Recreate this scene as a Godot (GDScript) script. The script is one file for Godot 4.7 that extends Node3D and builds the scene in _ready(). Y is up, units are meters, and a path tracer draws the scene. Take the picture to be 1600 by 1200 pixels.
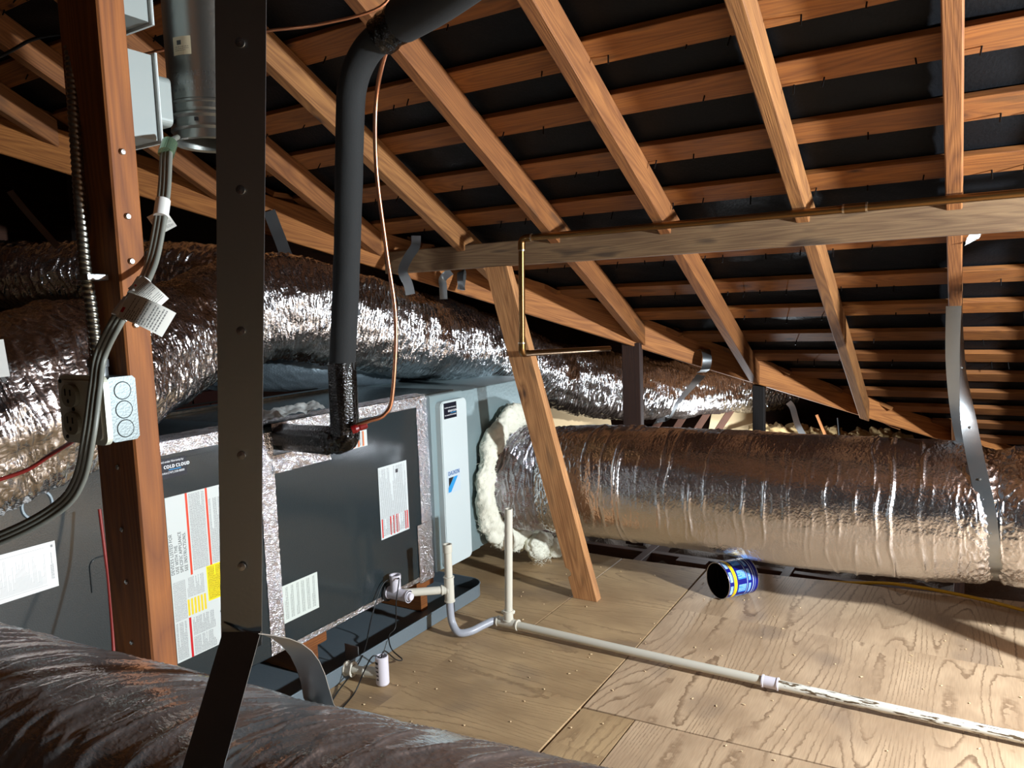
extends Node3D
# An attic: rafters and skip sheathing over a plywood deck, an air handler in its drain pan, foil-jacketed flexible ducts.
# World: x runs along the ridge, -z runs down the roof towards the eave, y is up; metres; the deck's top is y = 0.

const TAN := 0.5106          # roof slope
const RAFTER_LOW := 2.5535   # height of the rafters' undersides at z = 0
const VALLEY := -4.452       # the valley board's face: x + z = VALLEY
const FRONT := -1.67         # the air handler's front face
var rng := RandomNumberGenerator.new()
var M := {}

# ------------------------------------------------------------------ mesh builder
class MB:
	var v := PackedVector3Array()
	var n := PackedVector3Array()
	var t := PackedVector2Array()
	var ix := PackedInt32Array()
	func tri(a: Vector3, b: Vector3, c: Vector3, ua := Vector2(), ub := Vector2(), uc := Vector2()) -> void:
		var nn := (b - a).cross(c - a).normalized()
		var k := v.size()
		v.append(a); v.append(b); v.append(c)
		n.append(nn); n.append(nn); n.append(nn)
		t.append(ua); t.append(ub); t.append(uc)
		ix.append(k); ix.append(k + 2); ix.append(k + 1)
	func quad(a: Vector3, b: Vector3, c: Vector3, d: Vector3, ua := Vector2(), ub := Vector2(), uc := Vector2(), ud := Vector2()) -> void:
		var nn := (c - a).cross(d - b).normalized()
		var k := v.size()
		v.append(a); v.append(b); v.append(c); v.append(d)
		for i in 4: n.append(nn)
		t.append(ua); t.append(ub); t.append(uc); t.append(ud)
		ix.append(k); ix.append(k + 2); ix.append(k + 1)
		ix.append(k); ix.append(k + 3); ix.append(k + 2)
	func grid(p: PackedVector3Array, uv: PackedVector2Array, nu: int, nv: int, flip := false, wrap := false) -> void:
		var k := v.size()
		var w := nv + 1
		v.append_array(p); t.append_array(uv)
		var nn := PackedVector3Array(); nn.resize(p.size())
		for i in nu + 1:
			var i0: int = maxi(i - 1, 0) * w
			var i1: int = mini(i + 1, nu) * w
			for j in w:
				var j0 := j - 1
				var j1 := j + 1
				if wrap:
					if j0 < 0: j0 = nv - 1
					if j1 > nv: j1 = 1
				else:
					j0 = maxi(j0, 0); j1 = mini(j1, nv)
				var d := (p[i1 + j] - p[i0 + j]).cross(p[i * w + j1] - p[i * w + j0]).normalized()
				nn[i * w + j] = -d if flip else d
		n.append_array(nn)
		for i in nu:
			for j in nv:
				var a := k + i * w + j
				if flip:
					ix.append(a); ix.append(a + w); ix.append(a + 1)
					ix.append(a + 1); ix.append(a + w); ix.append(a + w + 1)
				else:
					ix.append(a); ix.append(a + 1); ix.append(a + w)
					ix.append(a + 1); ix.append(a + w + 1); ix.append(a + w)
	func mesh() -> ArrayMesh:
		var arr := []
		arr.resize(Mesh.ARRAY_MAX)
		arr[Mesh.ARRAY_VERTEX] = v; arr[Mesh.ARRAY_NORMAL] = n; arr[Mesh.ARRAY_TEX_UV] = t; arr[Mesh.ARRAY_INDEX] = ix
		var m := ArrayMesh.new()
		m.add_surface_from_arrays(Mesh.PRIMITIVE_TRIANGLES, arr)
		return m

func rect_poly(w: float, h: float, c := 0.002) -> PackedVector2Array:
	var x := w / 2; var y := h / 2
	return PackedVector2Array([Vector2(-x + c, -y), Vector2(x - c, -y), Vector2(x, -y + c), Vector2(x, y - c), Vector2(x - c, y), Vector2(-x + c, y), Vector2(-x, y - c), Vector2(-x, -y + c)])

func round_poly(w: float, h: float, r: float, k := 5) -> PackedVector2Array:
	var out := PackedVector2Array()
	for q in 4:
		var c := Vector2((w / 2 - r) * (1 if q == 0 or q == 3 else -1), (h / 2 - r) * (1 if q < 2 else -1))
		for i in k + 1:
			var a := (q + float(i) / k) * PI / 2
			out.append(c + Vector2(cos(a), sin(a)) * r)
	return out

# a prism of that cross-section from a to b; a cut is a Plane that slices an end
func extrude(mb: MB, poly: PackedVector2Array, a: Vector3, b: Vector3, up_hint := Vector3.UP, cut_a = null, cut_b = null, uv0 := Vector2.ZERO) -> void:
	var dir := (b - a).normalized()
	var side := dir.cross(up_hint).normalized()
	var up := side.cross(dir)
	var pa := PackedVector3Array(); var pb := PackedVector3Array()
	for q in poly:
		var o := side * q.x + up * q.y
		var x := a + o; var y := b + o
		if cut_a != null: x += dir * (cut_a.d - cut_a.normal.dot(x)) / cut_a.normal.dot(dir)
		if cut_b != null: y += dir * (cut_b.d - cut_b.normal.dot(y)) / cut_b.normal.dot(dir)
		pa.append(x); pb.append(y)
	var m := poly.size()
	var s := 0.0
	for k in m:
		var l := (k + 1) % m
		var e := poly[k].distance_to(poly[l])
		var ua := (pa[k] - a).dot(dir); var ub := (pb[k] - a).dot(dir)
		var uc := (pb[l] - a).dot(dir); var ud := (pa[l] - a).dot(dir)
		mb.quad(pa[k], pb[k], pb[l], pa[l], uv0 + Vector2(ua, s), uv0 + Vector2(ub, s), uv0 + Vector2(uc, s + e), uv0 + Vector2(ud, s + e))
		s += e
	for k in range(1, m - 1):
		mb.tri(pa[0], pa[k], pa[k + 1], uv0 + poly[0], uv0 + poly[k], uv0 + poly[k + 1])
		mb.tri(pb[0], pb[k + 1], pb[k], uv0 + poly[0], uv0 + poly[k + 1], uv0 + poly[k])

# box given by its corners in the world's axes, edges chamfered along its longest side
func boxw(mb: MB, lo: Vector3, hi: Vector3, c := 0.002) -> void:
	var s := hi - lo; var m := (lo + hi) / 2
	if s.x >= s.y and s.x >= s.z: extrude(mb, rect_poly(s.z, s.y, c), Vector3(lo.x, m.y, m.z), Vector3(hi.x, m.y, m.z), Vector3.UP)
	elif s.y >= s.z: extrude(mb, rect_poly(s.x, s.z, c), Vector3(m.x, lo.y, m.z), Vector3(m.x, hi.y, m.z), Vector3(0, 0, -1))
	else: extrude(mb, rect_poly(s.x, s.y, c), Vector3(m.x, m.y, hi.z), Vector3(m.x, m.y, lo.z), Vector3.UP)

# a flat board of any outline: its front face's corners counter-clockwise, its thickness, the way its grain runs
func plank(mb: MB, outline: Array, deep: Vector3, grain: Vector3) -> void:
	var nn := -deep.normalized()
	var across := nn.cross(grain).normalized()
	var flat := PackedVector2Array()
	for q in outline: flat.append(Vector2(q.dot(across), q.dot(grain)))
	var uv := func(p: Vector3) -> Vector2: return Vector2(p.dot(grain), p.dot(across) + p.dot(nn))
	var ix := Geometry2D.triangulate_polygon(flat)
	for k in range(0, ix.size(), 3):
		var a: Vector3 = outline[ix[k]]; var b: Vector3 = outline[ix[k + 1]]; var c: Vector3 = outline[ix[k + 2]]
		if (b - a).cross(c - a).dot(nn) < 0.0:
			var s := b; b = c; c = s
		mb.tri(a, b, c, uv.call(a), uv.call(b), uv.call(c))
		mb.tri(a + deep, c + deep, b + deep, uv.call(a), uv.call(c), uv.call(b))
	for k in outline.size():
		var a: Vector3 = outline[k]; var b: Vector3 = outline[(k + 1) % outline.size()]
		mb.quad(b, a, a + deep, b + deep, uv.call(b), uv.call(a), uv.call(a + deep), uv.call(b + deep))

func smooth(p: Array, k := 8) -> PackedVector3Array:
	var out := PackedVector3Array()
	for i in p.size() - 1:
		var a: Vector3 = p[maxi(i - 1, 0)]; var b: Vector3 = p[i]; var c: Vector3 = p[i + 1]; var d: Vector3 = p[mini(i + 2, p.size() - 1)]
		for j in k: out.append(b.cubic_interpolate(c, a, d, float(j) / k))
	out.append(p[p.size() - 1])
	return out

# straight runs joined by rounded corners
func bends(p: Array, r: float, k := 8) -> PackedVector3Array:
	var out := PackedVector3Array([p[0]])
	for i in range(1, p.size() - 1):
		var b: Vector3 = p[i]
		var u: Vector3 = (p[i - 1] - b); var w: Vector3 = (p[i + 1] - b)
		var l: float = minf(r, minf(u.length(), w.length()) * 0.49)
		var s := b + u.normalized() * l; var e := b + w.normalized() * l
		for j in k + 1:
			var f := float(j) / k
			out.append(s.lerp(b, f).lerp(b.lerp(e, f), f))
	out.append(p[p.size() - 1])
	return out

func frames(path: PackedVector3Array, hint := Vector3.UP) -> Array:
	var fr := []
	var prev := Vector3.ZERO
	for i in path.size():
		var d := (path[mini(i + 1, path.size() - 1)] - path[maxi(i - 1, 0)]).normalized()
		var nn := hint if i == 0 else prev
		if absf(nn.dot(d)) > 0.99 and i == 0: nn = Vector3(0.3, 0.1, 0.9)
		nn = (nn - d * nn.dot(d)).normalized()
		prev = nn
		fr.append([d, nn, d.cross(nn)])
	return fr

# a round tube; shape(s, angle) -> radius if given
func tube(mb: MB, path: PackedVector3Array, r: float, sides := 14, shape = null, caps := true, hint := Vector3.UP) -> void:
	var fr := frames(path, hint)
	var p := PackedVector3Array(); var uv := PackedVector2Array()
	var s := 0.0
	for i in path.size():
		if i > 0: s += path[i].distance_to(path[i - 1])
		for j in sides + 1:
			var a := TAU * (j % sides) / sides
			var rr: float = r if shape == null else shape.call(s, a)
			p.append(path[i] + (fr[i][1] * cos(a) + fr[i][2] * sin(a)) * rr)
			uv.append(Vector2(s, r * TAU * j / sides))
	var nu := path.size() - 1
	mb.grid(p, uv, nu, sides, true, true)
	if caps:
		for j in sides:
			mb.tri(path[0], p[j + 1], p[j])
			var e := nu * (sides + 1)
			mb.tri(path[nu], p[e + j], p[e + j + 1])

# profile of (radius, height) pairs turned round the axis through base; every profile segment keeps its own edge
func lathe(mb: MB, prof: Array, base: Vector3, axis := Vector3.UP, sides := 32, a0 := 0.0, a1 := TAU) -> void:
	axis = axis.normalized()
	var x := axis.cross(Vector3(0.31, 0.2, 0.93)).normalized() if absf(axis.y) > 0.9 else axis.cross(Vector3.UP).normalized()
	var y := axis.cross(x)
	for k in prof.size() - 1:
		var p := PackedVector3Array(); var uv := PackedVector2Array()
		for q in [prof[k], prof[k + 1]]:
			for j in sides + 1:
				var a := a0 + (a1 - a0) * j / sides
				p.append(base + axis * q.y + (x * cos(a) + y * sin(a)) * q.x)
				uv.append(Vector2(float(j) / sides, q.y))
		var at := mb.n.size()
		mb.grid(p, uv, 1, sides, true, is_equal_approx(a1 - a0, TAU))
		var dr: float = prof[k + 1].x - prof[k].x
		var dh: float = prof[k + 1].y - prof[k].y
		for i in 2 * (sides + 1):
			var a := a0 + (a1 - a0) * (i % (sides + 1)) / sides
			mb.n[at + i] = ((x * cos(a) + y * sin(a)) * dh - axis * dr).normalized()

# flexible duct: centre line, radii, crinkle(s, angle) -> displacement
func flex(pts: Array, radii: Array, nu: int, nv: int, crinkle: Callable, squash := 1.0, hint := Vector3.UP) -> ArrayMesh:
	var ctrl := smooth(pts, 24)
	var cum := PackedFloat32Array([0.0])
	for i in range(1, ctrl.size()): cum.append(cum[i - 1] + ctrl[i].distance_to(ctrl[i - 1]))
	var total := cum[cum.size() - 1]
	var path := PackedVector3Array(); var rad := PackedFloat32Array()
	var k := 0
	for i in nu + 1:
		var s := total * i / nu
		while k < ctrl.size() - 2 and cum[k + 1] < s: k += 1
		var f := (s - cum[k]) / maxf(cum[k + 1] - cum[k], 1e-6)
		path.append(ctrl[k].lerp(ctrl[k + 1], f))
		var g := (k + f) / 24.0
		var q := mini(int(g), radii.size() - 2)
		rad.append(lerpf(radii[q], radii[q + 1], smoothstep(0.0, 1.0, g - q)))
	var fr := frames(path, hint)
	var p := PackedVector3Array(); p.resize((nu + 1) * (nv + 1))
	var uv := PackedVector2Array(); uv.resize(p.size())
	var o := 0
	for i in nu + 1:
		var s := total * i / nu
		for j in nv + 1:
			var a := TAU * (j % nv) / nv
			var rr: float = rad[i] + crinkle.call(s, a, total)
			p[o] = path[i] + fr[i][1] * (cos(a) * rr * squash) + fr[i][2] * (sin(a) * rr)
			uv[o] = Vector2(s, 0.2 * TAU * j / nv)
			o += 1
	var mb := MB.new()
	mb.grid(p, uv, nu, nv, true, true)
	return mb.mesh()

# flat metal strap along a path, its face towards `face`
func strap(mb: MB, path: PackedVector3Array, w: float, faces: Array, th := 0.0009) -> void:
	var m := path.size()
	var rows := []
	for i in m:
		var d := (path[mini(i + 1, m - 1)] - path[maxi(i - 1, 0)]).normalized()
		var g := float(i) / (m - 1) * (faces.size() - 1)
		var q := mini(int(g), faces.size() - 2)
		var f: Vector3 = faces[0] if faces.size() == 1 else (faces[q] as Vector3).lerp(faces[q + 1], g - q)
		f = (f - d * f.dot(d)).normalized()
		var s := d.cross(f) * w / 2
		rows.append([path[i] - s + f * th / 2, path[i] + s + f * th / 2, path[i] + s - f * th / 2, path[i] - s - f * th / 2])
	for c in 4:
		var p := PackedVector3Array(); var uv := PackedVector2Array()
		for i in m:
			p.append(rows[i][c]); p.append(rows[i][(c + 1) % 4])
			uv.append(Vector2(i * 0.02, 0)); uv.append(Vector2(i * 0.02, w))
		mb.grid(p, uv, m - 1, 1, false)
	mb.quad(rows[0][0], rows[0][1], rows[0][2], rows[0][3])
	mb.quad(rows[m - 1][3], rows[m - 1][2], rows[m - 1][1], rows[m - 1][0])

# ------------------------------------------------------------------ nodes
func part(called: String, mb, material: Material, parent: Node3D, label := "") -> MeshInstance3D:
	var o := MeshInstance3D.new()
	o.name = called
	o.mesh = mb.mesh() if mb is MB else mb
	o.material_override = material
	parent.add_child(o, true)
	var g := Vector3.ZERO
	var q: Node = parent
	while q is Node3D and q != self:
		g += q.position; q = q.get_parent()
	o.position = -g
	if label: o.set_meta("label", label)
	return o

func numbered(called: String) -> String:
	if not has_node(called): return called
	var k := 1
	while has_node("%s_%03d" % [called, k]): k += 1
	return "%s_%03d" % [called, k]

func thing(called: String, at: Vector3, label: String, category: String, group := "") -> Node3D:
	var o := Node3D.new()
	o.name = numbered(called)
	add_child(o)
	o.position = at
	tag(o, label, category, group)
	return o

func tag(o: Node, label: String, category: String, group := "") -> void:
	o.set_meta("label", label); o.set_meta("category", category)
	if group: o.set_meta("group", group)

func single(called: String, mb, material: Material, label: String, category: String, group := "") -> MeshInstance3D:
	var o := part(numbered(called), mb, material, self)
	tag(o, label, category, group)
	return o

func structure(called: String) -> Node3D:
	var o := Node3D.new()
	o.name = called
	add_child(o)
	o.set_meta("kind", "structure")
	return o

# ------------------------------------------------------------------ textures
func noise(kind: int, freq: float, sd: int, octaves := 1) -> FastNoiseLite:
	var f := FastNoiseLite.new()
	f.noise_type = kind; f.frequency = freq; f.seed = sd
	f.fractal_type = FastNoiseLite.FRACTAL_NONE if octaves == 1 else FastNoiseLite.FRACTAL_FBM
	f.fractal_octaves = octaves
	return f

func tex(img: Image) -> ImageTexture:
	img.generate_mipmaps()
	return ImageTexture.create_from_image(img)

func bump_tex(f: FastNoiseLite, size: int, strength: float) -> ImageTexture:
	var img := f.get_seamless_image(size, size, false, false, 0.15)
	img.convert(Image.FORMAT_RGBA8)
	img.bump_map_to_normal_map(strength)
	return tex(img)

# wood: u along the grain over 2 m, v across over 0.25 m
func wood_maps(sd: int, dark: Color, light: Color, fine := 1.0, stain := 0.0, knots := 3) -> Array:
	var w := 1024; var h := 256
	var a := noise(FastNoiseLite.TYPE_SIMPLEX_SMOOTH, 1.0, sd)
	var b := noise(FastNoiseLite.TYPE_SIMPLEX_SMOOTH, 1.0, sd + 7)
	var c := noise(FastNoiseLite.TYPE_SIMPLEX_SMOOTH, 1.0, sd + 13, 3)
	var r := RandomNumberGenerator.new(); r.seed = sd
	var ks := []
	for i in knots: ks.append(Vector3(r.randf_range(0.1, 1.6), r.randf_range(0.02, 0.23), r.randf_range(0.007, 0.013)))
	var px := PackedByteArray(); px.resize(w * h * 3)
	var hp := PackedByteArray(); hp.resize(w * h)
	for y in h:
		var v := 0.25 * y / h
		for x in w:
			var u := 2.0 * x / w
			var f := smoothstep(1.7, 2.0, u)
			var warp := 0.0
			var kd := 0.0
			for k in ks:
				var d: float = Vector2((u - k.x) * 0.4, v - k.y).length() / k.z
				if d < 4.0:
					warp += 0.35 * exp(-d * d * 0.35)
					kd = maxf(kd, exp(-d * d * 2.2))
			var q := lerpf(a.get_noise_2d(u * 0.9, v * 16.0), a.get_noise_2d((u - 2.0) * 0.9, v * 16.0), f)
			var band := absf(fposmod((q + warp) * 3.2 + v * 30.0, 1.0) * 2.0 - 1.0)
			var fib := lerpf(b.get_noise_2d(u * 9.0, v * 420.0), b.get_noise_2d((u - 2.0) * 9.0, v * 420.0), f)
			var blot := lerpf(c.get_noise_2d(u * 2.5, v * 12.0), c.get_noise_2d((u - 2.0) * 2.5, v * 12.0), f)
			var g := clampf(0.35 + 0.45 * pow(band, 0.7) + 0.16 * fib * fine + 0.28 * blot, 0.0, 1.0)
			var col := dark.lerp(light, g)
			col = col.lerp(Color(0.2, 0.11, 0.06), kd * 0.8)
			if stain > 0.0: col = col.lerp(Color(0.12, 0.09, 0.08), stain * smoothstep(0.3, 0.65, blot))
			var o := (y * w + x) * 3
			px[o] = int(col.r * 255); px[o + 1] = int(col.g * 255); px[o + 2] = int(col.b * 255)
			hp[y * w + x] = int(clampf(0.5 + 0.3 * fib + 0.15 * band, 0.0, 1.0) * 255)
	var img := Image.create_from_data(w, h, false, Image.FORMAT_RGB8, px)
	var hi := Image.create_from_data(w, h, false, Image.FORMAT_L8, hp)
	hi.convert(Image.FORMAT_RGBA8)
	hi.bump_map_to_normal_map(1.2)
	return [tex(img), tex(hi)]

# rotary-cut plywood: cathedral figure, u along the grain, a tile is 1.2 m x 1.2 m
func plywood_map(sd: int, dark: Color, light: Color, line: float) -> ImageTexture:
	var w := 768
	var a := noise(FastNoiseLite.TYPE_SIMPLEX_SMOOTH, 1.0, sd, 2)
	var b := noise(FastNoiseLite.TYPE_SIMPLEX_SMOOTH, 1.0, sd + 3, 3)
	var c := noise(FastNoiseLite.TYPE_SIMPLEX_SMOOTH, 1.0, sd + 5)
	var px := PackedByteArray(); px.resize(w * w * 3)
	for y in w:
		var v := 1.2 * y / w
		for x in w:
			var u := 1.2 * x / w
			var q := a.get_noise_2d(u * 0.42, v * 3.6)
			var ring := fposmod(q * 6.0 + v * 27.0 + 0.14 * b.get_noise_2d(u * 30.0, v * 30.0), 1.0)
			var edge := smoothstep(0.72, 0.97, ring) * (1.0 - smoothstep(0.97, 1.0, ring))
			var blot := b.get_noise_2d(u * 3.0 + 40.0, v * 5.0)
			var spot := smoothstep(0.25, 0.6, b.get_noise_2d(u * 1.7 + 9.0, v * 2.6))
			var fib := c.get_noise_2d(u * 14.0, v * 300.0)
			var g := clampf(0.62 + 0.3 * blot + 0.1 * fib - line * edge * (0.55 + 0.8 * blot), 0.0, 1.0)
			var col := dark.lerp(light, g).lerp(Color(0.33, 0.28, 0.25), 0.28 * spot)
			var o := (y * w + x) * 3
			px[o] = int(col.r * 255); px[o + 1] = int(col.g * 255); px[o + 2] = int(col.b * 255)
	return tex(Image.create_from_data(w, w, false, Image.FORMAT_RGB8, px))

# rows of small print in a block of an image
func print_rows(img: Image, r: Rect2i, row: int, ink: Color, sd: int, upright := false) -> void:
	var g := RandomNumberGenerator.new(); g.seed = sd
	var long := r.size.y if upright else r.size.x
	var across := r.size.x if upright else r.size.y
	var y := 0
	while y + row <= across:
		var x := 0
		var stop := long if g.randf() < 0.75 else int(long * g.randf_range(0.3, 0.9))
		while x < stop:
			var l := g.randi_range(2, 9)
			l = mini(l, stop - x)
			var h := maxi(1, row / 2)
			var cell := Rect2i(r.position.x + x, r.position.y + y, l, h)
			if upright: cell = Rect2i(r.position.x + y, r.position.y + r.size.y - x - l, h, l)
			img.fill_rect(cell, ink)
			x += l + 2
		y += row

func blank(w: int, h: int, c := Color(0.78, 0.80, 0.79)) -> Image:
	var img := Image.create(w, h, false, Image.FORMAT_RGB8)
	img.fill(c)
	return img

func mat(c: Color, rough := 0.7, metal := 0.0) -> StandardMaterial3D:
	var m := StandardMaterial3D.new()
	m.albedo_color = c; m.roughness = rough; m.metallic = metal
	m.cull_mode = BaseMaterial3D.CULL_DISABLED
	return m

func with_bump(m: StandardMaterial3D, t: Texture2D, scale := 1.0, uv := Vector3.ONE, tri := false) -> StandardMaterial3D:
	m.normal_enabled = true; m.normal_texture = t; m.normal_scale = scale; m.uv1_scale = uv
	m.uv1_triplanar = tri
	if tri: m.uv1_world_triplanar = true
	return m

func wood_mat(maps: Array, tint := Color(0.84, 0.78, 0.68), rough := 0.75) -> StandardMaterial3D:
	var m := mat(tint, rough)
	m.albedo_texture = maps[0]; m.normal_enabled = true; m.normal_texture = maps[1]; m.normal_scale = 0.5
	m.uv1_scale = Vector3(0.5, 4.0, 1)
	return m

func label_mat(img: Image, rough := 0.35) -> StandardMaterial3D:
	var m := mat(Color.WHITE, rough)
	m.albedo_texture = tex(img)
	return m

func make_materials() -> void:
	var w1 := wood_maps(11, Color(0.44, 0.285, 0.155), Color(0.72, 0.535, 0.34))
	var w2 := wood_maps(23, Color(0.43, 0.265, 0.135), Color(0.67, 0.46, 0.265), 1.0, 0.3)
	var w3 := wood_maps(37, Color(0.36, 0.27, 0.19), Color(0.56, 0.47, 0.35), 1.0, 0.5)
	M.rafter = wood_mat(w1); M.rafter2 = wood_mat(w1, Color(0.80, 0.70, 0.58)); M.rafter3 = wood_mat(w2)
	M.batten = wood_mat(w2, Color(0.90, 0.83, 0.64)); M.batten2 = wood_mat(w1, Color(0.80, 0.68, 0.47)); M.batten3 = wood_mat(w2, Color(0.82, 0.75, 0.57))
	M.valley = wood_mat(w1, Color(1.0, 0.88, 0.72)); M.beam = wood_mat(w3, Color(0.9, 0.86, 0.82)); M.post = wood_mat(w1, Color(0.76, 0.61, 0.37))
	M.brace = wood_mat(wood_maps(53, Color(0.47, 0.30, 0.17), Color(0.80, 0.58, 0.37), 1.3, 0.25, 5), Color.WHITE)
	M.dark_wood = wood_mat(w2, Color(0.33, 0.27, 0.27)); M.joist = wood_mat(w2, Color(0.5, 0.42, 0.38))
	var p1 := plywood_map(5, Color(0.50, 0.40, 0.30), Color(0.81, 0.70, 0.57), 0.85)
	var p2 := plywood_map(17, Color(0.46, 0.36, 0.25), Color(0.77, 0.65, 0.48), 0.5)
	for q in [["ply_a", p1], ["ply_b", p2]]:
		var m := mat(Color.WHITE, 0.62); m.albedo_texture = q[1]; m.uv1_scale = Vector3(1 / 1.2, 1 / 1.2, 1)
		M[q[0]] = m
	M.clean_ply = mat(Color(0.86, 0.75, 0.58), 0.7)
	# crumpled foil
	var cell := noise(FastNoiseLite.TYPE_CELLULAR, 0.035, 4)
	cell.cellular_return_type = FastNoiseLite.RETURN_DISTANCE2_SUB
	cell.domain_warp_enabled = true; cell.domain_warp_amplitude = 18.0; cell.domain_warp_frequency = 0.03
	var foil_bump := bump_tex(cell, 512, 6.0)
	var fine_bump := bump_tex(noise(FastNoiseLite.TYPE_SIMPLEX_SMOOTH, 0.05, 9, 4), 512, 5.0)
	M.foil = with_bump(mat(Color(0.90, 0.90, 0.91), 0.19, 1.0), foil_bump, 0.5, Vector3(5, 5, 1))
	M.foil_soft = with_bump(mat(Color(0.86, 0.86, 0.87), 0.21, 1.0), fine_bump, 0.34, Vector3(4, 4, 1))
	M.black_wood = wood_mat(w2, Color(0.12, 0.11, 0.11))  # the batten wood tinted nearly black
	M.foil_near = with_bump(mat(Color(0.86, 0.86, 0.86), 0.2, 0.92), fine_bump, 0.28, Vector3(5, 5, 1))
	M.core = with_bump(mat(Color(0.9, 0.9, 0.92), 0.28, 0.88), foil_bump, 1.0, Vector3(8, 8, 1))
	M.grey_duct = with_bump(mat(Color(0.45, 0.50, 0.53), 0.4, 0.6), fine_bump, 0.4, Vector3(4, 4, 1))
	M.tape = with_bump(mat(Color(0.85, 0.85, 0.87), 0.15, 1.0), foil_bump, 1.4, Vector3(9, 9, 9), true)
	M.galv = with_bump(mat(Color(0.58, 0.60, 0.61), 0.38, 0.85), fine_bump, 0.12, Vector3(3, 3, 3), true)
	M.vent_metal = with_bump(mat(Color(0.56, 0.57, 0.55), 0.33, 0.95), fine_bump, 0.08, Vector3(3, 3, 3), true)
	M.strap_metal = with_bump(mat(Color(0.62, 0.64, 0.65), 0.3, 0.95), fine_bump, 0.08, Vector3(6, 6, 6), true)
	M.hole = mat(Color(0.02, 0.02, 0.02), 0.9)
	M.paint = with_bump(mat(Color(0.15, 0.18, 0.19), 0.35, 0.0), fine_bump, 0.55, Vector3(9, 9, 9), true)
	M.paint.metallic_specular = 0.2
	M.paint.clearcoat_enabled = true; M.paint.clearcoat = 1.0; M.paint.clearcoat_roughness = 0.11
	M.pan = with_bump(mat(Color(0.46, 0.51, 0.54), 0.4, 0.35), fine_bump, 0.06, Vector3(3, 3, 3), true)
	M.lid = with_bump(mat(Color(0.6, 0.62, 0.6), 0.16, 1.0), fine_bump, 0.15, Vector3(2, 2, 2), true)
	M.cabinet = mat(Color(0.55, 0.62, 0.63), 0.4, 0.25)
	M.cover = mat(Color(0.76, 0.80, 0.80), 0.35)
	M.plenum = with_bump(mat(Color(0.55, 0.62, 0.63), 0.42, 0.5), fine_bump, 0.08, Vector3(2, 2, 2), true)
	M.fluff = with_bump(mat(Color(0.88, 0.87, 0.80), 0.95), fine_bump, 0.9, Vector3(9, 9, 9), true)
	M.batt = with_bump(mat(Color(0.60, 0.50, 0.34), 0.98), fine_bump, 0.9, Vector3(6, 6, 6), true)
	M.dirt = with_bump(mat(Color(0.36, 0.31, 0.27), 0.98), fine_bump, 0.8, Vector3(3, 3, 3), true)
	M.felt = with_bump(mat(Color(0.07, 0.075, 0.085), 0.5), fine_bump, 0.25, Vector3(3, 3, 3), true)
	M.pvc = mat(Color(0.80, 0.78, 0.72), 0.35); M.pvc_white = mat(Color(0.84, 0.82, 0.85), 0.32); M.pvc_grey = mat(Color(0.62, 0.63, 0.66), 0.35)
	var grime := blank(512, 128, Color(0.86, 0.85, 0.8))
	var gn := noise(FastNoiseLite.TYPE_SIMPLEX_SMOOTH, 1.0, 71, 3)
	for y in 128:
		for x in 512:
			var q := gn.get_noise_2d(x * 0.012, y * 0.06) + 0.6 * gn.get_noise_2d(x * 0.05, y * 0.12) - 0.22
			grime.set_pixel(x, y, Color(0.86, 0.85, 0.8).lerp(Color(0.30, 0.23, 0.15), smoothstep(0.0, 0.14, q) * 0.9))
	M.pvc_dirty = mat(Color.WHITE, 0.5); M.pvc_dirty.albedo_texture = tex(grime); M.pvc_dirty.uv1_scale = Vector3(1.2, 11.0, 1)
	M.felt.metallic_specular = 0.22
	M.foam = with_bump(mat(Color(0.085, 0.092, 0.095), 0.85), fine_bump, 0.2, Vector3(8, 8, 8), true)
	M.black_tape = with_bump(mat(Color(0.012, 0.012, 0.013), 0.16), foil_bump, 0.9, Vector3(7, 7, 7), true)
	M.black = mat(Color(0.02, 0.02, 0.02), 0.45); M.nail = mat(Color(0.05, 0.045, 0.045), 0.5, 0.6)
	M.copper = mat(Color(0.80, 0.56, 0.43), 0.3, 1.0); M.brass = with_bump(mat(Color(0.50, 0.37, 0.22), 0.34, 1.0), fine_bump, 0.1, Vector3(6, 6, 6), true)
	M.solder = mat(Color(0.78, 0.72, 0.62), 0.3, 1.0)
	M.screw = mat(Color(0.8, 0.8, 0.78), 0.25, 1.0); M.red = mat(Color(0.42, 0.03, 0.03), 0.4); M.red_wire = mat(Color(0.5, 0.13, 0.1), 0.5)
	M.grey_box = mat(Color(0.50, 0.53, 0.52), 0.5, 0.1); M.box_metal = with_bump(mat(Color(0.34, 0.37, 0.37), 0.42, 0.5), fine_bump, 0.15, Vector3(10, 10, 10), true)
	M.cord = mat(Color(0.42, 0.43, 0.40), 0.45); M.paper = mat(Color(0.78, 0.78, 0.76), 0.5); M.steel_flex = mat(Color(0.62, 0.62, 0.58), 0.3, 1.0)
	M.receptacle = mat(Color(0.52, 0.50, 0.42), 0.45); M.plate = mat(Color(0.78, 0.79, 0.73), 0.4, 0.2); M.ink = mat(Color(0.03, 0.03, 0.035), 0.6); M.white_ink = mat(Color(0.93, 0.94, 0.95), 0.5); M.navy = mat(Color(0.03, 0.06, 0.12), 0.35)
	M.sky_blue = mat(Color(0.16, 0.56, 0.80), 0.4); M.yellow_wire = mat(Color(0.80, 0.60, 0.05), 0.4); M.brick = mat(Color(0.46, 0.26, 0.21), 0.9); M.brick2 = mat(Color(0.38, 0.21, 0.18), 0.9); M.mortar = mat(Color(0.30, 0.26, 0.24), 0.95)
	M.drywall = mat(Color(0.30, 0.27, 0.24), 0.95); M.wrap = with_bump(mat(Color(0.66, 0.67, 0.66), 0.35, 0.35), foil_bump, 0.6, Vector3(8, 8, 8), true)
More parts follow.
